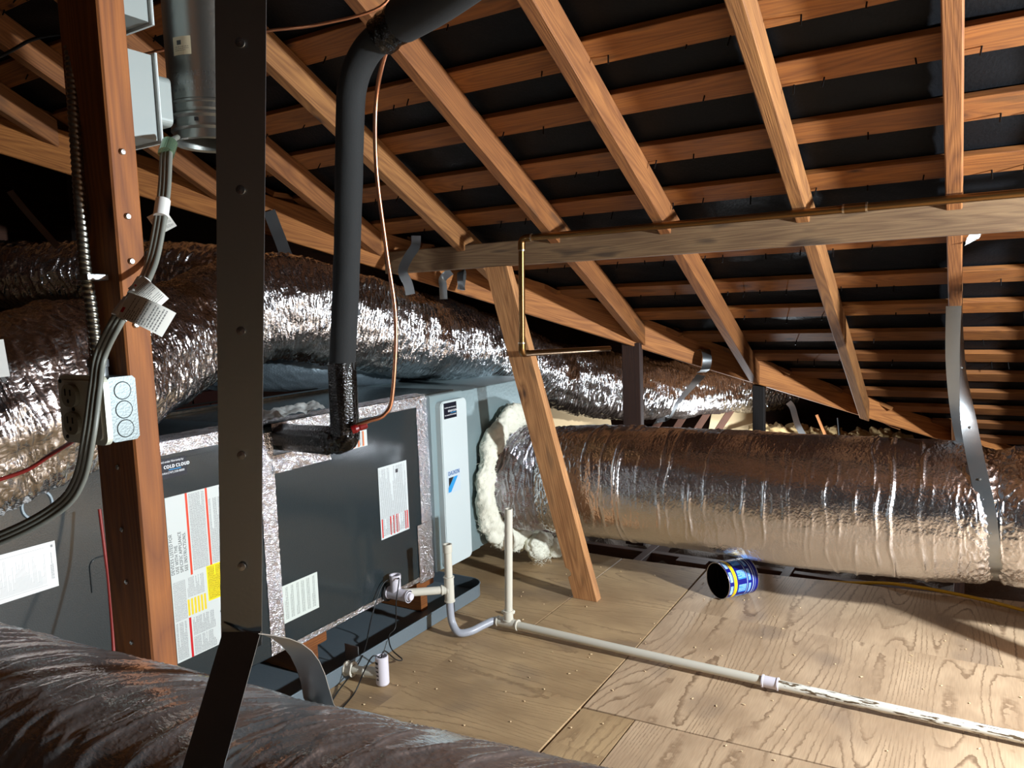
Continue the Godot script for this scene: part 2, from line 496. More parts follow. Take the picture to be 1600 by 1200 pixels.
	M.orange = mat(Color(0.8, 0.3, 0.08), 0.4); M.can_blue = mat(Color(0.02, 0.06, 0.42), 0.22, 0.1); M.can_inside = mat(Color(0.16, 0.12, 0.08), 0.45, 0.8); M.can_rim = mat(Color(0.8, 0.8, 0.82), 0.25, 1.0)
	M.bulb = mat(Color(1, 1, 1), 0.5); M.bulb.emission_enabled = true; M.bulb.emission = Color(0.93, 0.97, 1.0); M.bulb.emission_energy_multiplier = 6.0

# ------------------------------------------------------------------ lettering and labels on faces that look along +x
func text(s: String, size: float, at: Vector3, b: Basis, m: Material, parent: Node3D, called := "lettering", bold := false) -> MeshInstance3D:
	var f := SystemFont.new(); f.font_names = PackedStringArray(["Droid Sans"]); f.font_weight = 700 if bold else 400
	var tm := TextMesh.new()
	tm.text = s; tm.font = f; tm.font_size = 32; tm.pixel_size = size / 32.0; tm.depth = 0.0006
	tm.horizontal_alignment = HORIZONTAL_ALIGNMENT_LEFT; tm.vertical_alignment = VERTICAL_ALIGNMENT_BOTTOM
	var o := part(called, tm, m, parent)
	o.transform = Transform3D(b, o.position + at)
	return o

const FACE_X := Basis(Vector3(0, 0, -1), Vector3(0, 1, 0), Vector3(1, 0, 0))     # reads from near to far on a face looking along +x
const FACE_X_UP := Basis(Vector3(0, 1, 0), Vector3(0, 0, 1), Vector3(1, 0, 0))   # the same, turned to read upwards

func plate_x(x: float, z0: float, z1: float, y0: float, y1: float, th := 0.0008) -> MB:
	var mb := MB.new()
	var a := Vector3(x + th, y0, z0); var b := Vector3(x + th, y0, z1); var c := Vector3(x + th, y1, z1); var d := Vector3(x + th, y1, z0)
	var back := Vector3(-th, 0, 0)
	mb.quad(a, b, c, d, Vector2(0, 1), Vector2(1, 1), Vector2(1, 0), Vector2(0, 0))
	for e in [[a, b], [b, c], [c, d], [d, a]]: mb.quad(e[1], e[0], e[0] + back, e[1] + back)
	return mb

# thin crumpled sheet spanned by eu and ev
func crumple(o: Vector3, eu: Vector3, ev: Vector3, nu: int, nv: int, amp: float, sd: int, freq := 60.0) -> MB:
	var f := noise(FastNoiseLite.TYPE_SIMPLEX_SMOOTH, 1.0, sd, 2)
	var nn := eu.cross(ev).normalized()
	var p := PackedVector3Array(); var uv := PackedVector2Array()
	for i in nu + 1:
		for j in nv + 1:
			var q := o + eu * i / nu + ev * j / nv
			p.append(q + nn * (amp * (0.6 + f.get_noise_3d(q.x * freq, q.y * freq, q.z * freq))))
			uv.append(Vector2(eu.length() * i / nu, ev.length() * j / nv))
	var mb := MB.new()
	mb.grid(p, uv, nu, nv, false)
	return mb

func blob(mb: MB, c: Vector3, s: Vector3, amp: float, freq: float, sd: int, nu := 40, nv := 60) -> void:
	var f := noise(FastNoiseLite.TYPE_SIMPLEX_SMOOTH, 1.0, sd, 4)
	var p := PackedVector3Array(); var uv := PackedVector2Array()
	for i in nu + 1:
		var a := PI * i / nu
		for j in nv + 1:
			var b := TAU * (j % nv) / nv
			var d := Vector3(sin(a) * cos(b), cos(a), sin(a) * sin(b))
			var q := d * s
			p.append(c + q + d * amp * f.get_noise_3d((c.x + q.x) * freq, (c.y + q.y) * freq, (c.z + q.z) * freq))
			uv.append(Vector2(a, b))
	mb.grid(p, uv, nu, nv, true, true)

func _ready() -> void:
	rng.seed = 20
	# camera, air, lamp, exposure
	var cam := Camera3D.new()
	cam.name = "camera"
	add_child(cam)
	cam.position = Vector3(0, 1.1, 0)
	cam.rotation_degrees = Vector3(-5.675, 31.28, -1.954)
	cam.keep_aspect = Camera3D.KEEP_HEIGHT
	cam.fov = rad_to_deg(2.0 * atan(600.0 / 1180.0))
	cam.near = 0.05; cam.far = 60.0
	cam.current = true
	var we := WorldEnvironment.new()
	we.name = "air"
	var env := Environment.new()
	env.background_mode = Environment.BG_COLOR
	env.background_color = Color(0.01, 0.01, 0.012)
	env.tonemap_mode = Environment.TONE_MAPPER_LINEAR
	env.tonemap_exposure = 1.0
	env.sdfgi_enabled = true; env.ssao_enabled = true; env.ssil_enabled = true
	we.environment = env
	add_child(we)
	make_materials()
	build_lamp(Vector3(1.5, 0.0, -1.72), 1.12, 15.5, "work lamp on a tall stem standing on the plywood deck to the right")
	build_lamp(Vector3(-1.0, -0.03, -4.2), 0.26, 0.9, "added low fill lamp hidden in the far wing behind the big foil duct")  # fill lamp added out of sight to brighten the far wing
	build_floor()
	build_walls()
	build_roof()
	build_framing()
	build_air_handler()
	build_ducts()
	build_pipes()
	build_post_and_boxes()
	build_vent()
	build_straps()
	build_far_wing()
	build_small_things()

func build_lamp(at: Vector3, h: float, energy: float, label: String) -> void:
	var t := thing("work_or_fill_lamp", at, label, "lamp")
	var mb := MB.new()
	lathe(mb, [Vector2(0, 0), Vector2(0.07, 0), Vector2(0.07, 0.012), Vector2(0.02, 0.025), Vector2(0, 0.025)], at)
	part("base", mb, M.black, t)
	mb = MB.new()
	lathe(mb, [Vector2(0.008, 0.02), Vector2(0.008, h - 0.07), Vector2(0.02, h - 0.07), Vector2(0.02, h - 0.04), Vector2(0, h - 0.04)], at)
	part("stem", mb, M.black, t)
	var s := SphereMesh.new(); s.radius = 0.04; s.height = 0.08
	var b := part("bulb", s, M.bulb, t)
	b.position = Vector3(0, h, 0)
	var l := OmniLight3D.new()
	l.name = "bulb_glow"
	t.add_child(l)
	l.position = Vector3(0, h, 0)
	l.light_color = Color(0.93, 0.97, 1.0); l.light_energy = energy; l.omni_range = 12.0; l.omni_attenuation = 2.0
	l.light_size = 0.05; l.shadow_enabled = true

# ------------------------------------------------------------------ the setting
# a deck sheet whose top is y = 0; grain along z or x
func sheet(parent: Node3D, poly: Array, m: Material, along_z: bool, off: Vector2, drop := 0.0) -> void:
	var mb := MB.new()
	var n := poly.size()
	var c := 0.0025
	var mid := Vector2.ZERO
	for q in poly: mid += q / n
	var top := []; var rim := []
	for q in poly:
		var s: Vector2 = (mid - q).normalized() * c
		top.append(Vector3(q.x + s.x, -drop, q.y + s.y)); rim.append(Vector3(q.x + s.x * 0.2, -drop - c, q.y + s.y * 0.2))
	var uv := func(p: Vector3) -> Vector2: return (Vector2(p.z, p.x) if along_z else Vector2(p.x, p.z)) + off
	for k in range(1, n - 1): mb.tri(top[0], top[k], top[k + 1], uv.call(top[0]), uv.call(top[k]), uv.call(top[k + 1]))
	for k in n:
		var l := (k + 1) % n
		var dn := Vector3(0, -0.013, 0)
		mb.quad(top[l], top[k], rim[k], rim[l], uv.call(top[l]), uv.call(top[k]), uv.call(rim[k]), uv.call(rim[l]))
		mb.quad(rim[l], rim[k], rim[k] + dn, rim[l] + dn, uv.call(rim[l]), uv.call(rim[k]), uv.call(rim[k]) + Vector2(0.01, 0.01), uv.call(rim[l]) + Vector2(0.01, 0.01))
	part("plywood_sheet", mb, m, parent)

func build_floor() -> void:
	var f := structure("floor")
	# polygons run counter-clockwise seen from above: (x, z)
	sheet(f, [Vector2(-4.6, -2.17), Vector2(-4.6, 5.0), Vector2(-0.897, 5.0), Vector2(-0.897, -2.17)], M.ply_b, false, Vector2(0.2, 0.1))
	sheet(f, [Vector2(-4.6, -3.05), Vector2(-4.6, -2.172), Vector2(-1.276, -2.172), Vector2(-1.276, -2.98)], M.ply_b, false, Vector2(0.63, 0.37), 0.0008)
	sheet(f, [Vector2(-1.273, -2.98), Vector2(-1.273, -2.172), Vector2(-0.898, -2.172), Vector2(-0.912, -3.0)], M.ply_b, false, Vector2(0.9, 0.75))
	sheet(f, [Vector2(-0.907, -3.02), Vector2(-0.891, -1.785), Vector2(4.0, -2.003), Vector2(4.0, -3.6)], M.ply_a, true, Vector2(0.15, 0.72))
	sheet(f, [Vector2(-0.889, -1.782), Vector2(-0.883, 5.0), Vector2(-0.735, 5.0), Vector2(-0.742, -1.79)], M.ply_b, true, Vector2(0.4, 0.2), 0.001)
	sheet(f, [Vector2(-0.739, -1.79), Vector2(-0.732, 5.0), Vector2(4.0, 5.0), Vector2(4.0, -2.0)], M.ply_a, true, Vector2(0.77, 0.1), 0.0005)
	# what carries the deck: joists with blown insulation between them
	for k in 14:
		var mb := MB.new()
		var x := -4.3 + k * 0.61
		boxw(mb, Vector3(x, -0.16, -6.6), Vector3(x + 0.038, -0.018, 4.9))
		part("joist", mb, M.joist, f)
	var mb := MB.new()
	boxw(mb, Vector3(-4.6, -0.16, -3.2), Vector3(1.6, -0.022, -3.162))
	boxw(mb, Vector3(-1.06, -0.14, -3.10), Vector3(-0.93, 0.0, -3.05))
	part("plate", mb, M.joist, f)
	mb = MB.new()
	boxw(mb, Vector3(-4.7, -0.22, -6.9), Vector3(4.1, -0.17, 5.1), 0.0)
	part("ceiling_board", mb, M.drywall, f)
	var g := noise(FastNoiseLite.TYPE_SIMPLEX_SMOOTH, 1.0, 3, 4)
	mb = MB.new()
	var p := PackedVector3Array(); var uv := PackedVector2Array()
	var nu := 90; var nv := 160
	for i in nu + 1:
		for j in nv + 1:
			var x := -4.6 + 8.6 * j / nv; var z := -6.7 + 3.9 * i / nu
			p.append(Vector3(x, -0.075 + 0.06 * g.get_noise_2d(x * 5, z * 5) + 0.03 * g.get_noise_2d(x * 20, z * 20), z))
			uv.append(Vector2(x, z))
	mb.grid(p, uv, nu, nv, false)
	part("loose_fill", mb, M.dirt, f).set_meta("kind", "stuff")

func build_walls() -> void:
	for q in [["wall_left", Vector3(-4.7, -0.2, -6.9), Vector3(-4.6, 3.4, 5.1)], ["wall_right", Vector3(4.0, -0.2, -6.9), Vector3(4.1, 3.4, 5.1)],
			["wall_back", Vector3(-4.6, -0.2, -6.9), Vector3(4.0, 3.3, -6.8)], ["wall_near", Vector3(-4.6, -0.2, 5.0), Vector3(4.0, 3.4, 5.1)]]:
		var mb := MB.new()
		boxw(mb, q[1], q[2], 0.0)
		var o := part(q[0], mb, M.joist, self)
		o.set_meta("kind", "structure")

func slope_y(z: float, above := 0.0) -> float:   # height over the rafters' undersides, `above` measured across the slope
	return RAFTER_LOW + TAN * z + above * sqrt(1.0 + TAN * TAN)

func wing_y(x: float, above := 0.0) -> float:     # the other wing's slope
	return RAFTER_LOW + TAN * (VALLEY - x) + above * sqrt(1.0 + TAN * TAN)

const BATTENS := [-4.56, -4.36, -4.169, -3.977, -3.787, -3.596, -3.40, -3.186, -2.983, -2.74, -2.43, -2.227, -2.022, -1.845, -1.645, -1.44, -1.24, -1.04, -0.84, -0.64, -0.44, -0.24, -0.04, 0.16, 0.36, 0.56, 0.76]

func build_roof() -> void:
	var c := structure("ceiling")
	var up := Vector3(0, 1, -TAN).normalized()
	var g := noise(FastNoiseLite.TYPE_SIMPLEX_SMOOTH, 1.0, 8, 3)
	# roofing felt seen between the battens, wavy
	var nu := 170; var nv := 150
	for side in 2:
		var p := PackedVector3Array(); var uv := PackedVector2Array()
		for i in nu + 1:
			for j in nv + 1:
				var x: float; var y: float; var z: float
				if side == 0:
					z = -4.9 + 6.1 * i / nu
					var l := maxf(VALLEY - z - 0.03, -4.62)
					x = lerpf(l, 4.02, float(j) / nv)
					y = slope_y(z, 0.112)
				else:
					x = -4.62 + 4.72 * i / nu
					z = lerpf(-6.85, minf(VALLEY - x + 0.03, 1.15), float(j) / nv)
					y = wing_y(x, 0.112)
				y += 0.006 * g.get_noise_2d(x * 3.0, z * 9.0) + 0.003 * g.get_noise_2d(x * 12.0 + 50, z * 16.0)
				p.append(Vector3(x, y, z)); uv.append(Vector2(x, z))
		var mb := MB.new()
		mb.grid(p, uv, nu, nv, side == 0)
		part("felt", mb, M.felt, c)
	# the slabs above, cut along the valley, keep daylight out
	var outline := []
	for q in [Vector2(4.1, -5.05), Vector2(4.1, 1.3), Vector2(-4.8, 1.3), Vector2(-4.8, 0.348), Vector2(0.6, -5.05)]: outline.append(Vector3(q.x, slope_y(q.y, 0.17), q.y))
	var slab := MB.new()
	plank(slab, outline, up * -0.03, Vector3.RIGHT)
	outline = []
	for q in [Vector2(0.6, -6.95), Vector2(0.6, -5.05), Vector2(-4.8, 0.348), Vector2(-4.8, -6.95)]: outline.append(Vector3(q.x, wing_y(q.x, 0.17), q.y))
	plank(slab, outline, Vector3(TAN, 1, 0).normalized() * -0.03, Vector3(0, 0, 1))
	part("roof_slab", slab, M.dark_wood, c)
	# behind the camera the roof goes down again from its ridge
	var bm := MB.new()
	extrude(bm, rect_poly(8.9, 0.04, 0.0), Vector3(-0.35, slope_y(1.1, 0.13), 1.05), Vector3(-0.35, slope_y(1.1, 0.13) - TAN * 4.1, 5.15), Vector3(0, 1, TAN))
	part("roof_slab", bm, M.felt, c)
	for k in 9:
		bm = MB.new()
		var x0 := -4.1 + 0.81 * k
		extrude(bm, rect_poly(0.039, 0.089, 0.0), Vector3(x0, slope_y(1.1, 0.06), 1.1), Vector3(x0, slope_y(1.1, 0.06) - TAN * 3.9, 5.0), Vector3(0, 1, TAN))
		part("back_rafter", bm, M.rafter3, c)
	var nails := MB.new()
	var r := RandomNumberGenerator.new(); r.seed = 5
	var wm := [M.batten, M.batten2, M.batten3]
	for k in BATTENS.size():
		var z: float = BATTENS[k] + 0.0376
		var y := slope_y(z, 0.0895 + 0.0095)
		var mb := MB.new()
		var l := maxf(VALLEY - z - 0.02, -4.6)
		extrude(mb, rect_poly(0.0845, 0.019, 0.0015), Vector3(l, y + r.randf_range(-0.002, 0.002), z), Vector3(3.98, y + r.randf_range(-0.002, 0.002), z), up, null, null, Vector2(r.randf() * 2.0, r.randf() * 0.25))
		part("batten", mb, wm[r.randi() % 3], c)
		if z > -3.7 and z < -1.0:
			var x := l + 0.1
			while x < 1.0:
				x += r.randf_range(0.05, 0.16)
				if r.randf() < 0.25: continue
				var nz := z - r.randf_range(0.012, 0.034)
				var a := Vector3(x, slope_y(nz, 0.092), nz)
				var lean := Vector3(r.randf_range(-0.15, 0.15), 0, r.randf_range(-0.15, 0.15))
				tube(nails, PackedVector3Array([a, a + (-up + lean) * r.randf_range(0.018, 0.034)]), 0.0021, 5)
	part("roofing_nails", nails, M.nail, c).set_meta("kind", "stuff")
	for k in 21:   # the other wing's battens run along z
		var x := -0.35 - 0.2 * k
		var mb := MB.new()
		extrude(mb, rect_poly(0.0845, 0.019, 0.0), Vector3(x, wing_y(x, 0.099), minf(VALLEY - x + 0.02, 1.1)), Vector3(x, wing_y(x, 0.099), -6.8), Vector3(TAN, 1, 0), null, null, Vector2(r.randf() * 2.0, 0))
		part("batten", mb, wm[k % 3], c)

func build_framing() -> void:
	var up := Vector3(0, 1, -TAN).normalized()
	var r := RandomNumberGenerator.new(); r.seed = 6
	var face := Vector3(1, 0, 1).normalized()
	var valley_cut := Plane(face, VALLEY / sqrt(2.0))
	var rafters := [
		[0.754, "roof rafter outside the right edge of the picture, second beyond the strap"],
		[0.346, "roof rafter just outside the right edge, first beyond the twisted duct strap"],
		[-0.062, "near vertical roof rafter at the right, with a galvanized strap nailed round it"],
		[-0.450, "roof rafter left of the strapped one, its tip lowest of all on the valley board"],
		[-0.876, "roof rafter whose tip meets the valley board beside the round metal bracket"],
		[-1.282, "roof rafter whose tip meets the valley board above the dark upright stud"],
		[-1.688, "roof rafter that meets the long beam left of the copper elbow"],
		[-2.094, "roof rafter passing behind the black insulated pipe to the left end of the beam"],
		[-2.500, "roof rafter seen between the near dark strap and the black pipe, low part"],
		[-2.906, "shadowy roof rafter behind the metal flue pipe"],
		[-3.312, "shadowy roof rafter left of the near post, right one of two"],
		[-3.718, "shadowy roof rafter at the far top left, behind the armored cable"]]
	var mats := [M.rafter, M.rafter2, M.rafter3]
	var k := 0
	for q in rafters:
		var x: float = q[0] + 0.0195
		var mb := MB.new()
		var za := 1.05; var zb := -4.95
		var cut = valley_cut if x < 0.1 else null
		extrude(mb, rect_poly(0.039, 0.089, 0.003), Vector3(x, slope_y(za, 0.0445), za), Vector3(x, slope_y(zb, 0.0445), zb), up, null, cut, Vector2(r.randf() * 2.0, r.randf() * 0.25))
		single("rafter", mb, (M.rafter3 if k > 7 else mats[k % 3]) if q[0] < -0.3 else M.rafter2, q[1], "rafter", "roof rafters")  # the leftmost rafters take a darker wood that stands in for shade
		k += 1
	# valley board: a 2x6 set on edge, its lower front edge running down to the right
	var a := Vector3(-3.85, 2.116, -0.602); var b := Vector3(0.22, 0.213, -4.672)
	var d := (b - a).normalized()
	var vu := face.cross(d).normalized()
	if vu.y < 0: vu = -vu
	var off := vu * 0.074 - face * 0.019
	var mb := MB.new()
	extrude(mb, rect_poly(0.038, 0.148, 0.003), a + off, b + off, vu, null, null, Vector2(0.3, 0.13))
	single("valley_rafter", mb, M.valley, "long sloping valley board running behind the rafter tips down to the right", "rafter")
	# long horizontal beam the rafters cross
	mb = MB.new()
	extrude(mb, rect_poly(0.04, 0.089, 0.003), Vector3(3.95, 1.3035, -2.424), Vector3(-2.2, 1.3035, -2.424), Vector3.UP, null, valley_cut, Vector2(0.1, 0.05))
	single("beam", mb, M.beam, "long weathered horizontal beam under the rafters with a copper pipe on top", "beam")
	# leaning brace: chipped near its foot
	mb = MB.new()
	var f0 := Vector3(-1.2155, 0, -2.497); var f1 := Vector3(-1.515, 1.26, -2.423)
	var run := (f1 - f0) / f1.y
	var outline := []   # front face, counter-clockwise, with the chipped notch near the foot
	for q in [[0.001, -0.048], [0.001, 0.048], [1.2585, 0.048], [1.2585, -0.048], [0.118, -0.048], [0.112, -0.036], [0.100, -0.030], [0.088, -0.033], [0.082, -0.046], [0.076, -0.048]]:
		outline.append(f0 + run * q[0] + Vector3(q[1], 0, 0.02))
	plank(mb, outline, Vector3(0, 0, -0.04), run.normalized())
	single("brace", mb, M.brace, "leaning knotty wooden brace standing on the plywood deck, its head under the long beam", "brace")
	# unseen upright added beyond the frame for its shadow across the deck
	mb = MB.new()
	extrude(mb, rect_poly(0.089, 0.038, 0.002), Vector3(0.50, 0.001, -2.45), Vector3(0.50, 1.2585, -2.424), Vector3(0, 0, -1), null, null, Vector2(0.6, 0.03))
	single("brace", mb, M.rafter2, "plain upright timber added under the beam for its shadow on the deck, right of the strapped rafter and outside the picture", "brace")
	# rafters of the other wing, in the dark
	for i in 13:
		var z := -0.95 - 0.4064 * i
		mb = MB.new()
		var x0 := VALLEY - z + 0.1; var x1 := -4.6
		if x0 < x1 + 0.2: continue
		extrude(mb, rect_poly(0.039, 0.089, 0.002), Vector3(x1, wing_y(x1, 0.0445), z), Vector3(x0, wing_y(x0, 0.0445), z), Vector3(TAN, 1, 0), null, Plane(face, (VALLEY - 0.055) / sqrt(2.0)), Vector2(r.randf(), 0))
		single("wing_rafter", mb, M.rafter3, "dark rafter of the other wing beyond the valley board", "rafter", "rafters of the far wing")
	# studs under the valley board
	mb = MB.new()
	boxw(mb, Vector3(-1.342, 0.0, -3.21), Vector3(-1.255, 0.93, -3.172), 0.003)
	single("stud", mb, M.dark_wood, "dark stained upright stud under the valley board behind the leaning brace", "stud")
	mb = MB.new()
	boxw(mb, Vector3(-0.88, -0.05, -3.69), Vector3(-0.825, 0.70, -3.655), 0.003)
	single("stud", mb, M.black_wood, "nearly black upright stud under the valley board beside the heap of insulation", "stud")

# ------------------------------------------------------------------ air handler and drain pan
func build_air_handler() -> void:
	var t := thing("air_handler", Vector3(-1.93, 0.14, -1.7), "dark grey horizontal furnace and cooling coil with foil-taped seams standing in a drain pan", "furnace")
	var mb := MB.new()
	extrude(mb, rect_poly(0.53, 0.665, 0.006), Vector3(-1.935, 0.4725, -0.5), Vector3(-1.935, 0.4725, -1.392), Vector3.UP)
	var fur := part("furnace_cabinet", mb, M.paint, t)
	mb = MB.new()
	extrude(mb, rect_poly(0.53, 0.655, 0.006), Vector3(-1.935, 0.4675, -1.396), Vector3(-1.935, 0.4675, -2.148), Vector3.UP)
	var coil := part("coil_cabinet", mb, M.paint, t)
	# sheet metal lid of the coil, a little dished
	mb = MB.new()
	boxw(mb, Vector3(-2.195, 0.796, -2.34), Vector3(-1.685, 0.801, -1.40), 0.001)
	boxw(mb, Vector3(-2.19, 0.801, -2.2), Vector3(-2.15, 0.812, -1.42), 0.001)
	part("lid", mb, M.lid, coil, "bright sheet metal lid")
	# door of the furnace: a shallow raised panel with a finger pull
	mb = MB.new()
	extrude(mb, round_poly(0.80, 0.61, 0.012), Vector3(FRONT - 0.002, 0.455, -0.97), Vector3(FRONT + 0.002, 0.455, -0.97), Vector3.UP)
	part("door", mb, M.paint, fur)
	mb = MB.new()
	tube(mb, bends([Vector3(FRONT + 0.003, 0.50, -0.905), Vector3(FRONT + 0.003, 0.575, -0.905), Vector3(FRONT + 0.003, 0.575, -0.95)], 0.02), 0.0016, 6)
	part("finger_pull", mb, M.paint, fur)
	# knockout with its plug ring
	mb = MB.new()
	lathe(mb, [Vector2(0.026, 0), Vector2(0.028, 0.004), Vector2(0.032, 0.004), Vector2(0.034, 0)], Vector3(FRONT + 0.002, 0.725, -0.808), Vector3.RIGHT)
	part("plug_ring", mb, M.pan, fur)
	mb = MB.new()
	lathe(mb, [Vector2(0.026, 0.0008), Vector2(0.0, 0.0008)], Vector3(FRONT + 0.002, 0.725, -0.808), Vector3.RIGHT)
	part("plug", mb, M.paint, fur)
	# filter cabinet with its white cover
	mb = MB.new()
	extrude(mb, rect_poly(0.545, 0.652, 0.003), Vector3(-1.9275, 0.4715, -2.15), Vector3(-1.9275, 0.4715, -2.352), Vector3.UP)
	var filt := part("filter_cabinet", mb, M.cabinet, t)
	mb = MB.new()
	extrude(mb, round_poly(0.164, 0.618, 0.02), Vector3(-1.657, 0.464, -2.262), Vector3(-1.632, 0.464, -2.262), Vector3.UP)
	extrude(mb, round_poly(0.158, 0.612, 0.018), Vector3(-1.633, 0.464, -2.262), Vector3(-1.629, 0.464, -2.262), Vector3.UP)
	var cover := part("filter_cover", mb, M.cover, filt, "white plastic filter cover with rounded corners")
	# plenum the big duct leaves from
	mb = MB.new()
	extrude(mb, rect_poly(0.53, 0.645, 0.002), Vector3(-1.93, 0.4705, -2.352), Vector3(-1.93, 0.4705, -2.45), Vector3.UP)
	extrude(mb, rect_poly(0.526, 0.645, 0.002), Vector3(-1.935, 0.4705, -2.45), Vector3(-1.935, 0.4705, -2.96), Vector3.UP)
	part("plenum", mb, M.plenum, t, "galvanized plenum box")
	# foil tape over the seams
	var e := 0.0012
	for q in [[Vector3(FRONT + e, 0.145, -1.388), Vector3(0, 0, -0.052), Vector3(0, 0.635, 0), 14, 150],
			[Vector3(FRONT + e, 0.137, -2.088), Vector3(0, 0, -0.062), Vector3(0, 0.66, 0), 14, 150],
			[Vector3(FRONT + e, 0.765, -1.44), Vector3(0, 0, -0.70), Vector3(0, 0.037, 0), 90, 6],
			[Vector3(FRONT + e, 0.137, -1.44), Vector3(0, 0, -0.66), Vector3(0, 0.017, 0), 90, 4],
			[Vector3(FRONT + e, 0.775, -0.52), Vector3(0, 0, -0.87), Vector3(0, 0.033, 0), 90, 6],
			[Vector3(FRONT + 2 * e, 0.128, -2.062), Vector3(0, 0, -0.085), Vector3(0, 0.215, 0), 12, 24]]:
		part("foil_tape", crumple(q[0], q[1], q[2], q[3], q[4], 0.0018, 31 + int(q[0].z * 10), 70.0), M.tape, t)
	# foil over the top edge and the dull wrap lying on it
	mb = crumple(Vector3(-1.668, 0.803, -1.40), Vector3(0, 0, -0.75), Vector3(-0.055, 0.004, 0), 90, 8, 0.002, 41, 60.0)
	part("foil_tape", mb, M.tape, t)
	mb = crumple(Vector3(-1.675, 0.806, -0.52), Vector3(0, 0, -0.87), Vector3(-0.07, 0.004, 0), 90, 8, 0.002, 43, 60.0)
	part("foil_tape", mb, M.tape, t)
	mb = crumple(Vector3(-1.675, 0.808, -1.39), Vector3(0, 0.004, -0.27), Vector3(-0.05, 0.022, 0), 60, 14, 0.012, 44, 26.0)
	part("edge_wrap", mb, M.wrap, t, "dull grey wrap crumpled along the top edge")
	# foil plate with a stamped pattern, under the black elbow
	mb = crumple(Vector3(FRONT + 0.001, 0.66, -1.435), Vector3(0, 0, -0.225), Vector3(0, 0.052, 0), 50, 14, 0.003, 46, 45.0)
	part("foil_plate", mb, M.tape, coil)
	print_labels(fur, coil, cover)

	# wooden blocks it stands on, then the pan
	for q in [[-1.95, -1.5, "orange wooden block in the drain pan under the middle of the dark coil cabinet"], [-1.95, -2.05, "orange wooden block in the drain pan under the coil's right end, behind the white tee"]]:
		mb = MB.new()
		boxw(mb, Vector3(q[0] - 0.2, 0.004, q[1] - 0.09), Vector3(-1.70, 0.095, q[1] - 0.052), 0.003)
		boxw(mb, Vector3(q[0] - 0.2, 0.095, q[1] - 0.12), Vector3(-1.69, 0.1395, q[1] - 0.02), 0.003)
		single("support_block", mb, M.post, q[2], "block", "blocks under the furnace")
	mb = MB.new()
	var loop := round_poly(0.72, 1.80, 0.07, 6)
	var path := PackedVector3Array()
	for q in loop: path.append(Vector3(-1.952 + q.x, 0, -1.48 + q.y))
	path.append(path[0])
	var n := path.size() - 1
	for pass_ in 2:
		var p := PackedVector3Array(); var uv := PackedVector2Array()
		for i in n + 1:
			var out := (path[i] - Vector3(-1.952, 0, -1.48)); out.y = 0
			var s := out.normalized() * (-0.0015 if pass_ == 0 else 0.0)
			p.append(path[i] + s + Vector3(0, 0.0015, 0)); p.append(path[i] + s * 2.0 + Vector3(0, 0.048, 0))
			uv.append(Vector2(i, 0)); uv.append(Vector2(i, 1))
		mb.grid(p, uv, n, 1, pass_ == 0)
	var lip := PackedVector3Array()
	for q in path: lip.append(q + Vector3(0, 0.048, 0))
	tube(mb, lip, 0.0028, 8, null, false)
	var tray := MB.new()
	var c := Vector3(-1.952, 0.0035, -1.48)
	for i in n: tray.tri(c, path[i + 1] + Vector3(0, 0.0035, 0), path[i] + Vector3(0, 0.0035, 0))
	var pn := thing("drain_pan", Vector3(-1.952, 0, -1.48), "shallow galvanized drain pan with rounded corners on the deck under the furnace", "pan")
	part("wall", mb, M.pan, pn); part("tray", tray, M.pan, pn)
	# angle clip standing in the pan
	mb = MB.new()
	boxw(mb, Vector3(-1.655, 0.004, -1.70), Vector3(-1.60, 0.007, -1.66), 0.0)
	boxw(mb, Vector3(-1.655, 0.004, -1.663), Vector3(-1.60, 0.075, -1.66), 0.0)
	single("angle_clip", mb, M.galv, "small bent metal clip standing in the drain pan below the coil", "clip")

